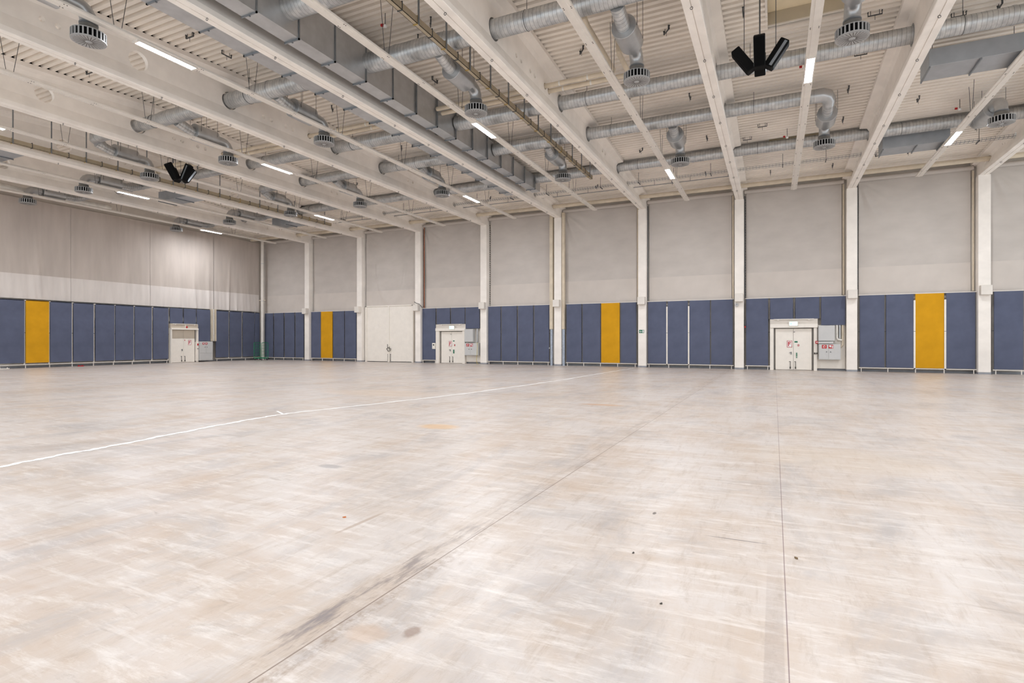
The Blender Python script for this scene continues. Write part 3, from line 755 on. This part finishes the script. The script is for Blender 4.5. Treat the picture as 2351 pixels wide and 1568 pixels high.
# ------------------------------------------------------------------ felt panels and their frames
BP = {8: [(-43.55, -42.46), (-42.32, -41.11), (-40.96, -39.75), (-39.61, -38.61)], 7: [(-37.68, -36.54), (-36.52, -35.2), (-35.1, -33.86), (-33.76, -32.52)],
      5: [(-25.69, -24.44), (-24.33, -23.09), (-22.99, -21.75), (-21.67, -20.44)], 4: [(-19.68, -18.64), (-18.55, -17.29), (-17.18, -15.97), (-15.87, -14.72)],
      3: [(-13.38, -12.27), (-12.19, -10.91), (-10.84, -9.55), (-9.46, -8.41)], 2: [(-7.63, -6.44), (-6.34, -5.07), (-4.96, -3.71), (-3.64, -2.36)],
      1: [(-1.58, -.34), (-.23, 1.02), (1.14, 2.4), (2.5, 3.73)], 0: [(4.44, 5.63), (5.71, 6.99), (7.07, 8.36), (8.45, 9.71)], -1: [(10.49, 11.68), (11.85, 13.05), (13.2, 14.4)]}
YEL = {(7, 1), (3, 2), (0, 2)}
ZP0, ZP1 = .26, 4.37
short = {(5, 1): 3.1, (5, 2): 3.1, (5, 3): 2.72, (1, 1): 3.08, (1, 2): 3.08, (1, 3): 2.69}
ordn = ["leftmost", "second from left", "third from left", "rightmost"]
for k, ps in BP.items():
    for j, (xa, xb) in enumerate(ps):
        z0 = short.get((k, j), ZP0); yel = (k, j) in YEL
        kind = 'mustard yellow' if yel else 'slate blue'
        if yel: lab = "mustard yellow wall panel in "+{7: "the bay left of the tall gate", 3: "the bay left of the green exit sign column", 0: "the bay near the right edge"}[k]
        elif k == -1: lab = "dark blue wall panel cut off by the right edge" if j == 0 else "blue wall panel beyond the right edge, number unseen"
        else: lab = "%s blue panel in %s" % (ordn[j], bayref[k])
        if k == -1 and j > 0: continue
        o = MB().box(xa, xb, 37.34, 37.4, z0, ZP1, .008).build('wall_panel', M['yellow'] if yel else M['blue'])
        tag(o, lab, 'wall panel', 'felt panels on the back wall')
def frame(name, axis, pos, edges, lab, gaps, xs0, xs1, zlow_spans, bright=()):
    """rails, posts and feet behind and below a row of panels; spans as coordinates along the wall"""
    mid = (xs0+xs1)/2
    loc = (mid, pos, 0) if axis == 'x' else (pos, mid, 0)
    t = thing(name, loc, lab, 'panel frame', 'steel frames holding the wall panels')
    s = 1 if axis == 'x' else -1
    def bx(a, b_, d0, d1, z0, z1):
        m = MB(); D0, D1 = sorted((pos+s*d0, pos+s*d1))
        if axis == 'x': m.box(a, b_, D0, D1, z0, z1)
        else: m.box(D0, D1, a, b_, z0, z1)
        return m
    bx(xs0, xs1, -.02, .06, ZP1+.0, ZP1+.04).build('top_rail', M['steelw'], t)
    for a, b_ in zlow_spans:
        bx(a, b_, -.03, .05, .2, .245).build('bottom_rail', M['steelw'], t)
        n = max(2, round((b_-a)/1.35)+1)
        for q in range(n):
            c = a+.12+(b_-a-.24)*q/(n-1)
            bx(c-.02, c+.02, -.02, .02, 0, .2).build('foot', M['steelw'], t)
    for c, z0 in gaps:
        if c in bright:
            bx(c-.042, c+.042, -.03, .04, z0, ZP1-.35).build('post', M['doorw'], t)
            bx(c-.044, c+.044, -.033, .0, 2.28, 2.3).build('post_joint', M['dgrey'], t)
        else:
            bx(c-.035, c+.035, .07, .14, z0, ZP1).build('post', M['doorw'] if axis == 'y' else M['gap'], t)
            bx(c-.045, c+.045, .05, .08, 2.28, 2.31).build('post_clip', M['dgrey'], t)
for k, ps in BP.items():
    if k == -1: ps = ps[:1]
    g = []
    for j in range(len(ps)-1):
        z0 = .2 if k not in (1, 5) else 3.1
        g.append(((ps[j][1]+ps[j+1][0])/2, z0))
    g += [(ps[0][0]-.03, .2)] + ([(ps[-1][1]+.03, .2)] if k not in (1, 5) else [])
    spans = [(ps[0][0]-.05, ps[-1][1]+.05)] if k not in (1, 5) else [(ps[0][0]-.05, ps[0][1]+.1)]
    frame('panel_frame', 'x', 37.35, None, "white panel frame with feet in "+bayref[k], g, ps[0][0]-.06, ps[-1][1]+.06, spans, bright=[c for q, (c, _) in enumerate(g) if (k, q) in ((2, 0), (2, 1), (0, 1), (0, 2))])
LP = [(14.9, 16.15), (16.3, 17.5), (17.6, 18.88), (18.96, 20.23), (20.3, 21.55), (21.66, 22.91), (23.03, 24.29), (24.36, 25.63), (25.72, 26.98), (27.1, 28.3), (28.43, 29.49), (29.58, 30.63), (30.71, 31.93), (32.47, 33.71), (33.83, 35.04), (35.18, 36.42), (36.49, 37.0)]
llab = [None, None, "dark blue left wall panel cut off by the left edge", "mustard yellow panel on the left wall"] + ["blue left wall panel, %s right of the yellow one" % w_ for w_ in ("first", "second", "third", "fourth", "fifth", "sixth")] + \
       ["left short blue panel above the left wall door", "right short blue panel above the left wall door", "short blue panel above the left wall cabinet", "blue left wall panel just right of the cabinet", "blue left wall panel, second right of the cabinet", "blue left wall panel, third right of the cabinet", "narrow blue panel behind the green trolley"]
for j, (a, c) in enumerate(LP):
    if llab[j] is None: continue
    z0 = {10: 3.18, 11: 3.18, 12: 1.75}.get(j, .33)
    o = MB().box(-43.86, -43.8, a, c, z0, 4.42, .008).build('wall_panel', M['yellow'] if j == 3 else M['blue'])
    tag(o, llab[j], 'wall panel', 'felt panels on the left wall')
frame('panel_frame', 'y', -43.82, None, "white steel frame of the panels left of the left wall door", [((LP[j][1]+LP[j+1][0])/2, .2) for j in range(1, 9)]+[(28.33, .2)], 16.2, 28.35, [(17.5, 28.3)])
frame('panel_frame', 'y', -43.82, None, "white steel frame of the panels between cabinet and room corner", [((LP[j][1]+LP[j+1][0])/2, .2) for j in range(13, 16)], 32.4, 37.0, [(32.45, 37.0)])
for ya, yb, lab in ((17.3, 17.9, "white folded trestle lying at the foot of the left wall"), (21.7, 22.05, "small red strap bundle at the foot of the left wall"), ):
    m = MB(); m.box(-43.4, -43.3, ya, yb, .0, .05); m.box(-43.42, -43.38, ya+.05, ya+.09, 0, .1); m.box(-43.42, -43.38, yb-.09, yb-.05, 0, .1)
    tag(m.build('strap_bundle', M['red'] if 'red' in lab else M['steelw']), lab, 'clutter')

# ------------------------------------------------------------------ doors, gate, cabinets
def letter_f(P, h, m):
    """a block letter F in the plane given by P(u, v) -> two depth points"""
    w_ = h*.55; s_ = h*.19
    for (u0, u1, v0, v1) in ((0, s_, 0, h), (s_, w_, h-s_, h), (s_, w_*.86, h*.47, h*.47+s_)): P(m, u0, u1, v0, v1)
def wall_box(axis, pos, s):
    def f(m, u0, u1, d0, d1, z0, z1, bev=0):
        D = sorted((pos+s*d0, pos+s*d1))
        if axis == 'x': m.box(u0, u1, D[0], D[1], z0, z1, bev)
        else: m.box(D[0], D[1], u0, u1, z0, z1, bev)
        return m
    return f
def f_sign(parent, B, u, z, wd, ht, d):
    """red-framed white plate with a red F"""
    o = B(MB(), u, u+wd, d, d+.008, z, z+ht).build('fire_sign', M['signw'], parent)
    m = MB(); e = ht*.06
    for (a, b_, c0, c1) in ((u, u+wd, z, z+e), (u, u+wd, z+ht-e, z+ht), (u, u+e, z, z+ht), (u+wd-e, u+wd, z, z+ht)): B(m, a, b_, d+.008, d+.012, c0, c1)
    hh = ht*.66; w_ = hh*.6; s_ = hh*.19; u0 = u+(wd-w_)/2; z0 = z+ht*.17
    B(m, u0, u0+s_, d+.008, d+.012, z0, z0+hh); B(m, u0+s_, u0+w_, d+.008, d+.012, z0+hh-s_, z0+hh); B(m, u0+s_, u0+w_*.85, d+.008, d+.012, z0+hh*.45, z0+hh*.45+s_)
    m.build('lettering', M['red'], o, smooth=False)
def double_door(name, axis, pos, s, a0, a1, htop, lab, upper=None, lintel=(2.55, 2.78), box_top=3.08, ext=.3):
    """pos: wall line, s: sign of the direction into the hall"""
    B = wall_box(axis, pos, s); mid = (a0+a1)/2
    t = thing(name, (mid, pos, 0) if axis == 'x' else (pos, mid, 0), lab, 'door'); t['kind'] = 'structure'
    m = MB(); B(m, a0-.1, a0-.03, 0, .12, 0, htop+.05); B(m, a1+.03, a1+.1, 0, .12, 0, htop+.05); B(m, a0-.1, a1+.1, 0, .12, htop+.03, htop+.07); m.build('reveal', M['gap'], t)
    m = MB(); B(m, a0-ext, a0-.1, 0, .3, 0, lintel[0]); B(m, a1+.1, a1+ext*.55+.1, 0, .3, 0, lintel[0]); B(m, a0-ext, a1+ext, -.02, .36, lintel[0], lintel[1], .01); m.build('door_frame', M['doorw'], t)
    m = MB(); B(m, a0-ext, a1+ext, 0, .27, lintel[1], box_top); m.build('overhead_panel', M['doorbeige'] if upper else M['wallw'], t)
    m = MB(); B(m, a0-.1, a1+.1, .27, .33, box_top-.04, box_top+.01); B(m, a0+.1, a0+.2, .27, .33, box_top-.09, box_top-.04); B(m, a1-.2, a1-.1, .27, .33, box_top-.09, box_top-.04); m.build('door_closer_rail', M['steelw'], t)
    zt = upper or htop
    for q, (u0, u1) in enumerate(((a0, mid-.006), (mid+.006, a1))):
        lf = B(MB(), u0, u1, .06, .12, .02, zt, .006).build('door_leaf', M['doorw'], t)
        ed = mid-.18 if q == 0 else mid+.1
        m = MB(); B(m, ed, ed+.025, .12, .15, .08, .5); B(m, ed-.02, ed+.045, .12, .16, .08, .2); B(m, ed-.05, ed+.03, .12, .14, .5, .53); m.build('floor_bolt', M['screw'], lf)
        if q == 0:
            m = MB(); B(m, mid-.14, mid-.1, .12, .17, .95, 1.1); B(m, mid-.22, mid-.1, .15, .17, 1.05, 1.08); m.build('handle', M['galvf'], lf)
    if upper:
        m = MB(); B(m, a0, mid-.005, .05, .11, upper+.01, htop); B(m, mid+.005, a1, .05, .11, upper+.01, htop); m.build('upper_panel', M['doorbeige'], t)
    return t, B
# right double door
t, B = double_door('door_1', 'x', 37.62, -1, .06, 2.02, 2.5, "white double door at the right, with red F sign and lit exit sign above")
f_sign(t, B, .69, 1.37, .28, .41, .121)
m = B(MB(), 1.1, 1.27, .121, .127, 1.66, 1.75); m.build('notice', M['green'], t)
m = MB(); m.tube([(1.31, 37.498, 1.5), (1.31, 37.492, 1.5)], .06, 20); m.build('prohibition_sign', M['red'], t); B(MB(), 1.27, 1.35, .129, .132, 1.485, 1.515).build('prohibition_bar', M['signw'], t)
tag(B(MB(), 1.19, 1.24, .12, .17, .83, 1.05).build('panic_handle', M['green'], t), "green panic handle"); B(MB(), 1.19, 1.24, .12, .15, .74, .8).build('handle_tip', M['green'], t)
# middle double door
t, B = double_door('door_2', 'x', 37.62, -1, -24.0, -22.05, 2.5, "white double door in the middle bay, with red F sign and lit exit sign", ext=.4)
f_sign(t, B, -23.28, 1.34, .28, .41, .121)
B(MB(), -22.9, -22.76, .121, .127, 1.72, 1.8).build('notice', M['green'], t); B(MB(), -22.78, -22.7, .121, .127, 1.36, 1.5).build('prohibition_sign', M['red'], t)
tag(B(MB(), -22.86, -22.78, .12, .17, .78, 1.08).build('panic_handle', M['green'], t), "green panic handle")
# left wall door
t, B = double_door('door_3', 'y', -43.95, 1, 28.6, 30.53, 2.66, "beige and white double door on the left wall", upper=1.96, lintel=(2.68, 2.8), box_top=3.16, ext=.2)
f_sign(t, B, 29.95, 1.43, .28, .41, .121)
m = MB(); m.tube([(-43.67, 29.72, 2.9), (-43.62, 29.72, 2.9)], .07, 16); m.build('alarm_light', M['red'], t)
B(MB(), 29.6, 29.66, .27, .3, 2.8, 3.1).build('cover_strip', M['doorw'], t)
B(MB(), 29.64, 29.7, .121, .127, 1.78, 1.86).build('small_sign', M['red'], t)
# tall gate
B = wall_box('x', 37.62, -1)
t = thing('door_4', (-29.1, 37.62, 0), "tall white two-leaf gate with black lock handles", 'gate'); t['kind'] = 'structure'
for q, (u0, u1) in enumerate(((-31.45, -29.15), (-29.1, -26.8))):
    lf = B(MB(), u0, u1, .06, .14, .05, 4.66, .01).build('gate_leaf', M['doorw'], t)
    m = MB(); e = u1-.1 if q == 0 else u0+.12
    B(m, e, e+.03, .14, .18, .1, .65); B(m, e-.02, e+.05, .14, .17, .62, .68); B(m, e-.02, e+.05, .14, .17, .1, .16); m.build('floor_bolt', M['screw'], lf)
m = MB(); B(m, -29.2, -29.06, .14, .2, .0, 4.66); B(m, -31.6, -31.45, 0, .2, 0, 4.72); B(m, -26.8, -26.65, 0, .2, 0, 4.72); B(m, -31.6, -26.65, 0, .2, 4.66, 4.74); m.build('gate_frame', M['doorw'], t)
m = MB(); m.tube([(-29.22, 37.38, 1.5), (-29.2, 37.38, 1.15), (-29.3, 37.38, 1.12)], .02, 8); m.tube([(-29.3, 37.37, 1.1), (-29.1, 37.35, 1.2), (-28.85, 37.36, 1.12), (-28.9, 37.36, .95), (-29.12, 37.36, .9), (-29.28, 37.37, 1.1)], .025, 8)
m.tube([(-29.02, 37.38, 1.3), (-28.98, 37.38, 1.0)], .02, 8); m.build('lock_handle', M['screw'], t)
# white posts flanking the gate
# exit signs over the doors
for x0, x1, z0, z1, lab in ((.83, 1.24, 2.68, 2.9, "glowing green-white exit sign above the right double door"), (-23.05, -22.66, 2.7, 2.92, "glowing green-white exit sign above the middle double door")):
    t = thing('exit_sign', ((x0+x1)/2, 37.2, z0), lab, 'exit sign')
    MB().box(x0-.05, x1+.05, 37.22, 37.29, z0-.03, z1+.03, .008).build('housing', M['steelw'], t)
    f = MB().box(x0, x1, 37.2, 37.22, z0, z1).build('lit_face', M['exit'], t)
    xm = (x0+x1)/2; m = MB()
    m.box(x0+.03, x0+.12, 37.196, 37.2, z0+.05, z1-.05); m.box(xm+.0, xm+.08, 37.196, 37.2, z0+.09, z0+.12); m.face([(xm+.08, 37.197, z0+.06), (xm+.13, 37.197, z0+.105), (xm+.08, 37.197, z0+.15)])
    m.build('symbol', M['exitg'], f, smooth=False)
# sign on the column
t = thing('escape_sign', (-8.0, 37.08, 2.28), "green and white emergency escape sign on a white column", 'escape sign')
MB().box(-8.16, -7.84, 37.085, 37.1, 2.29, 2.5).build('plate', M['green'], t)
m = MB(); m.box(-7.94, -7.865, 37.079, 37.085, 2.31, 2.48)
m.box(-8.04, -7.97, 37.079, 37.085, 2.385, 2.405)
m.face([(-8.135, 37.08, 2.39), (-8.08, 37.08, 2.44), (-8.08, 37.08, 2.34)])
m.tube([(-8.06, 37.08, 2.44), (-8.02, 37.08, 2.37), (-8.06, 37.08, 2.32)], .01, 5)
m.build('symbol', M['signw'], t, smooth=False)
# siren on the column
t = thing('siren', (-2.1, 37.05, 3.9), "round pale siren on the column left of the right double door", 'siren')
m = MB(); m.tube([(-2.1, 37.1, 4.0), (-2.1, 36.98, 4.0), (-2.1, 36.95, 4.0)], [.12, .12, .08], 24); m.build('housing', M['cab'], t)
MB().tube([(-2.1, 36.955, 4.0), (-2.1, 36.93, 4.0)], .04, 16).build('horn', M['base'], t)
# red alarm beside it
t = thing('alarm_lamp', (-1.68, 37.3, 2.55), "small red alarm lamp at the left side of the right door bay", 'alarm lamp')
MB().box(-1.67, -1.6, 37.2, 37.33, 2.58, 2.68, .01).build('lens', M['red'], t); MB().box(-1.675, -1.6, 37.26, 37.33, 2.7, 3.05, .01).build('housing', M['dgrey'], t)
# cabinets
def cabinet(x0, x1, z0, z1, y0, lab, name='wall_cabinet', split=None, knobs=True, depth=.45, signs=False):
    t = thing(name, ((x0+x1)/2, y0+.2, z0), lab, 'cabinet')
    MB().box(x0, x1, y0, y0+depth, z0, z1, .01).build('body', M['cab'], t)
    ds = [(x0+.02, x1-.02)] if split is None else [(x0+.02, split-.005), (split+.005, x1-.02)]
    for q, (a, b_) in enumerate(ds):
        d = MB().box(a, b_, y0-.02, y0-.001, z0+.03, z1-.03, .005).build('door', M['cab'], t)
        kx = (b_-.1 if q == 0 and split else a+.1); kz = (z0+z1)/2
        if knobs: MB().tube([(kx, y0-.02, kz), (kx, y0-.05, kz)], .025, 12).build('knob', M['dgrey'], d)
    if signs:
        for q, a in enumerate((x0+.16, x0+.5)):
            s_ = MB().box(a, a+.24, y0-.03, y0-.021, z1-.26, z1-.05).build('fire_sign', M['red'], t)
            m = MB()
            if q == 0:
                m.tube([(a+.06, y0-.032, z1-.22), (a+.1, y0-.032, z1-.12), (a+.17, y0-.032, z1-.1)], .012, 6); m.tube([(a+.12+.06*math.cos(R(30*e)), y0-.032, z1-.155+.06*math.sin(R(30*e))) for e in range(13)], .008, 5)
            else: m.box(a+.03, a+.14, y0-.033, y0-.03, z1-.16, z1-.08); m.box(a+.18, a+.22, y0-.033, y0-.03, z1-.24, z1-.09); m.box(a+.05, a+.16, y0-.033, y0-.03, z1-.2, z1-.18)
            m.build('pictogram', M['signw'], s_, smooth=False)
    return t
cabinet(2.34, 3.19, 1.75, 2.67, 37.15, "upper light grey cabinet right of the right double door", knobs=False, depth=.35)
tag(MB().box(2.33, 3.1, 37.05, 37.4, 1.6, 1.72, .02).build('cabinet_canopy', M['cab']), "pale grey ledge between the two cabinets at the right double door", 'ledge')
cabinet(2.36, 3.47, .66, 1.58, 37.1, "lower light grey fire hose cabinet with red signs, right double door", split=2.86, signs=True, depth=.43)
cabinet(-21.66, -20.9, 1.68, 2.68, 37.15, "upper light grey cabinet right of the middle double door", knobs=False, depth=.35)
cabinet(-21.61, -20.42, .65, 1.6, 37.1, "lower light grey fire hose cabinet with red signs, middle double door", split=-21.1, signs=True, depth=.43)
# cabinet on the left wall
t = thing('wall_cabinet', (-43.4, 31.4, .1), "big light grey cabinet with red signs on the left wall", 'cabinet')
MB().box(-43.95, -43.5, 30.76, 31.95, .12, 1.72, .01).build('body', M['cab'], t)
for a, b_ in ((30.78, 31.3), (31.32, 31.93)):
    d = MB().box(-43.499, -43.48, a, b_, .75, 1.7, .004).build('door', M['cab'], t)
    kx = b_-.08 if a < 31 else a+.08
    MB().tube([(-43.48, kx, 1.25), (-43.45, kx, 1.25)], .025, 10).build('knob', M['dgrey'], d)
for a in (30.98, 31.24):
    s_ = MB().box(-43.479, -43.47, a, a+.18, 1.46, 1.63).build('fire_sign', M['red'], t); MB().box(-43.47, -43.466, a+.05, a+.12, 1.5, 1.6).build('pictogram', M['signw'], s_)
MB().box(-43.5, -43.49, 30.78, 31.93, .2, .72).build('lower_panel', M['cab'], t)
t = thing('fire_alarm_box', (-43.6, 30.67, .1), "narrow white alarm panel left of the big grey cabinet", 'alarm panel')
MB().box(-43.95, -43.6, 30.56, 30.73, .1, 1.68, .008).build('body', M['doorw'], t); MB().box(-43.6, -43.58, 30.6, 30.7, 1.38, 1.55).build('call_point', M['red'], t); MB().box(-43.6, -43.57, 30.59, 30.71, 1.1, 1.14).build('strip', M['screw'], t)
t = thing('thermostat', (-24.56, 37.3, 1.1), "white wall controller left of the middle double door", 'controller')
MB().box(-24.72, -24.43, 37.28, 37.34, 1.12, 1.6, .01).build('body', M['doorw'], t); MB().tube([(-24.57, 37.28, 1.45), (-24.57, 37.25, 1.45)], .06, 14).build('dial', M['dgrey'], t)
t = thing('call_point', (2.26, 37.25, 1.6), "red fire call point between right double door and cabinets", 'call point')
MB().box(2.2, 2.34, 37.22, 37.32, 1.6, 1.76, .006).build('housing', M['red'], t); MB().box(2.24, 2.3, 37.215, 37.22, 1.65, 1.71).build('button', M['signw'], t)
t = thing('socket_box', (2.2, 37.3, .95), "small black sockets right of the right double door", 'socket')
for x in (2.12, 2.24): MB().box(x, x+.08, 37.25, 37.31, .98, 1.07, .005).build('socket', M['screw'], t)
for x0, x1, lab in ((2.28, 3.74, "white wall board behind the cabinets, right double door"), (-21.72, -20.36, "white wall board behind the cabinets, middle double door")):
    tag(MB().box(x0, x1, 37.55, 37.69, .13, 2.72, .004).build('backing_board', M['doorw']), lab, 'board')
# pipes feeding the cabinets
tag(MB().tube([(3.3, 37.3, 2.68), (3.3, 37.3, 1.95), (3.35, 37.3, 1.85), (3.55, 37.3, 1.8)], .06, 12).build('elbow_pipe', M['band']), "pale bent pipe beside the upper cabinet, right double door", 'pipe')
tag(MB().tube([(3.6, 37.4, 2.68), (3.6, 37.4, 1.55), (3.55, 37.4, 1.47), (3.47, 37.4, 1.44)], .05, 12).build('elbow_pipe', M['cream']), "cream bent pipe entering the lower cabinet, right double door", 'pipe')
tag(MB().tube([(3.45, 37.42, 2.68), (3.45, 37.42, 1.9)], .07, 12).build('grey_pipe', M['galv']), "short shiny pipe above the lower cabinet, right double door", 'pipe')
tag(MB().tube([(-20.62, 37.35, 2.7), (-20.62, 37.35, 1.75), (-20.66, 37.35, 1.65)], .07, 12).build('grey_pipe', M['galv']), "shiny vertical pipe beside the upper cabinet, middle double door", 'pipe')
tag(MB().tube([(-20.45, 37.0, 1.65), (-20.42, 36.98, 1.4), (-20.44, 36.98, .8), (-20.5, 36.95, .35), (-20.42, 36.93, .05), (-20.3, 36.9, .02)], .015, 8).build('cable', M['cableY']), "yellow cable hanging beside the middle double door cabinets", 'cable')

# ---- ducts, pipes and conduits on columns
for x0, x1, lab in ((-14.63, -14.38, "cream vertical duct on the left side of a back wall column"), (-13.69, -13.5, "cream vertical duct on the right side of a back wall column")):
    t = thing('vertical_duct', ((x0+x1)/2, 37.3, 0), lab, 'duct', 'cream vertical ducts')
    MB().box(x0, x1, 37.2, 37.45, 2.6, 10.9, .01).build('cover', M['cream'], t)
    MB().tube([((x0+x1)/2, 37.32, 0), ((x0+x1)/2, 37.32, 2.62)], .095, 16).build('lower_pipe', M['pipegrey'], t)
    MB().box(x0-.01, x0+.02, 37.15, 37.2, 1.2, 1.3).build('clip', M['signw'], t)
tag(MB().tube([(-25.55, 37.4, 4.4), (-25.55, 37.4, 10.9)], .035, 10).build('copper_pipe', M['copper']), "thin copper pipe right of the gate's right-hand column", 'pipe')
for i in (0, 1, 2, 3, 5, 7):
    x = XC[i]-.38
    tag(MB().tube([(x, 37.5, 4.45), (x, 37.5, 10.9)], .045, 10).build('conduit', M['cream']), "cream conduit up the left of "+colref[i], 'conduit', 'conduits beside the columns')
for i in (0, 1, 2, 3, 6):
    x = XC[i]+.31
    tag(MB().tube([(x, 37.48, 4.45), (x, 37.48, 10.8)], .03, 8).build('cable_run', M['dgrey']), "dark cable up the right of "+colref[i], 'cable', 'dark cables beside the columns')
tag(MB().tube([(XC[6]-.31, 37.3, 4.95), (XC[6]-.31, 37.07, 4.9), (XC[6]-.1, 37.06, 4.8), (XC[6]+.15, 37.06, 4.74), (XC[6]+.31, 37.07, 4.6), (XC[6]+.31, 37.3, 4.45)], .02, 8).build('cable', M['dgrey']), "dark cable looping over the box right of the gate", 'cable')
# corner drainpipe and left wall post
t = thing('drainpipe', (-43.4, 36.95, 0), "tall white drainpipe in the far left room corner", 'pipe')
MB().tube([(-43.4, 36.95, .0), (-43.4, 36.95, 11.2)], .14, 18).build('pipe', M['steelw'], t)
for z in (5.5, 1.6, 9.0):
    MB().tube([(-43.4, 36.95, z-.03), (-43.4, 36.95, z+.03)], .155, 18).build('collar', M['cab'], t)
MB().box(-43.9, -43.1, 36.99, 37.06, 5.55, 5.62).build('bracket', M['cream'], t)
t = thing('steel_post', (-43.85, 32.2, 1.72), "cream and white post above the big grey cabinet, left wall", 'post')
MB().box(-43.95, -43.7, 32.0, 32.1, 1.75, 4.5).build('flange', M['cream'], t); MB().box(-43.95, -43.7, 32.34, 32.44, 1.75, 4.5).build('flange', M['cream'], t)
MB().box(-43.95, -43.84, 32.1, 32.34, 1.75, 4.5).build('web', M['steelw'], t); MB().tube([(-43.75, 32.22, 1.75), (-43.75, 32.22, 4.5)], .05, 10).build('pipe', M['band'], t)

# ---- green roll container in the corner
t = thing('roll_container', (-42.75, 36.2, 0), "green wheeled roll container in the far left corner", 'trolley')
x0, x1, y0, y1 = -43.25, -42.2, 35.85, 36.6
m = MB(); m.box(x0, x1, y0, y0+.05, .17, .23); m.box(x0, x1, y1-.05, y1, .17, .23); m.box(x0, x0+.05, y0, y1, .17, .23); m.box(x1-.05, x1, y0, y1, .17, .23)
for q in range(7): m.box(x0+.1+q*.14, x0+.13+q*.14, y0, y1, .19, .21)
m.build('base_frame', M['greenp'], t)
for xs in (x0+.02, x1-.02):
    m = MB(); m.tube([(xs, y0+.03, .2), (xs, y0+.03, 1.55), (xs, y0+.1, 1.62), (xs, y1-.1, 1.62), (xs, y1-.03, 1.55), (xs, y1-.03, .2)], .02, 8)
    for z in (.5, .8, 1.1, 1.35): m.cyl((xs, y0+.03, z), (xs, y1-.03, z), .008, 6)
    for q in range(5): m.cyl((xs, y0+.14+q*.12, .2), (xs, y0+.14+q*.12, 1.6), .006, 6)
    m.build('side_grid', M['greenp'], t)
for xs in (x0+.08, x1-.08):
    for ys in (y0+.08, y1-.08):
        c = MB().tube([(xs-.02, ys, .065), (xs+.02, ys, .065)], .065, 16).build('wheel', M['dgrey'], t); MB().box(xs-.03, xs+.03, ys-.02, ys+.02, .11, .18).build('fork', M['cab'], c)

# ------------------------------------------------------------------ floor markings and debris
pl = [(-9.45, 1.2), (-9.62, 2.6), (-9.7, 3.9), (-9.9, 4.7), (-9.95, 5.4), (-10.2, 6.6), (-10.45, 7.9), (-10.6, 9.0), (-10.62, 9.8), (-10.3, 11.2), (-9.85, 13.2), (-9.3, 16), (-8.95, 19.5), (-8.6, 24), (-8.5, 29), (-8.35, 33), (-8.2, 35.9)]
def pp(s):
    i = min(int(s), len(pl)-2); f = s-i; return pl[i][0]*(1-f)+pl[i+1][0]*f, pl[i][1]*(1-f)+pl[i+1][1]*f
m = MB(); N = 320; L_ = []; R_ = []
for q in range(N+1):
    x, y = pp((len(pl)-1)*q/N); wd = .044*(1+.3*math.sin(q*1.7)+.2*math.sin(q*.61))+.012; wob = .02*math.sin(q*.37)+.012*math.sin(q*.9)
    L_.append((x-wd+wob, y)); R_.append((x+wd+wob, y))
for q in range(N):
    m.quad((L_[q][0], L_[q][1], .003), (R_[q][0], R_[q][1], .003), (R_[q+1][0], R_[q+1][1], .003), (L_[q+1][0], L_[q+1][1], .003))
m.quad((-11.25, 9.98, .003), (-10.66, 9.62, .003), (-10.64, 9.68, .003), (-11.22, 10.02, .003))
tag(m.build('painted_line', M['line'], smooth=False), "crooked white painted line running across the concrete floor", 'floor line')
def scrap(name, x, y, lx, ly, mt, lab, rz):
    m = MB(); m.face([(-lx, -ly*.4, 0), (-lx*.2, -ly, .0), (lx, -ly*.3, .0), (lx*.7, ly, .0), (-lx*.6, ly*.8, 0)]); m.face([(-lx, -ly*.4, .006), (-lx*.2, -ly, .01), (lx, -ly*.3, .008), (lx*.7, ly, .012), (-lx*.6, ly*.8, .006)])
    n = len(m.v)
    for q in range(5): m.f.append((q, (q+1) % 5, 5+(q+1) % 5, 5+q)); m.mi.append(0)
    o = m.build(name, mt, loc=(0, 0, 0)); o.location = (x, y, .0005); o.rotation_euler = (0, 0, rz); tag(o, lab, 'scrap')
scrap('paper_scrap', -3.85, 4.25, 0.019, 0.008, M['orange'], "tiny orange scrap on the floor left of the long joint", .3)
scrap('wood_splinter', -7.62, 3.02, 0.033, 0.009, M['brown'], "small brown splinter on the floor below the painted line", .9)
scrap('dirt_crumb', .16, 5.0, 0.019, 0.011, M['brown'], "small brown crumb on the floor beside the thin right joint", 1.9)
scrap('rubber_crumb', -1.05, 4.55, 0.010, 0.006, M['screw'], "tiny black crumb on the floor between the two joints", .7)
scrap('rubber_crumb', -.68, 3.75, 0.009, 0.004, M['screw'], "tiny black crumb nearer the bottom edge between the joints", .2)
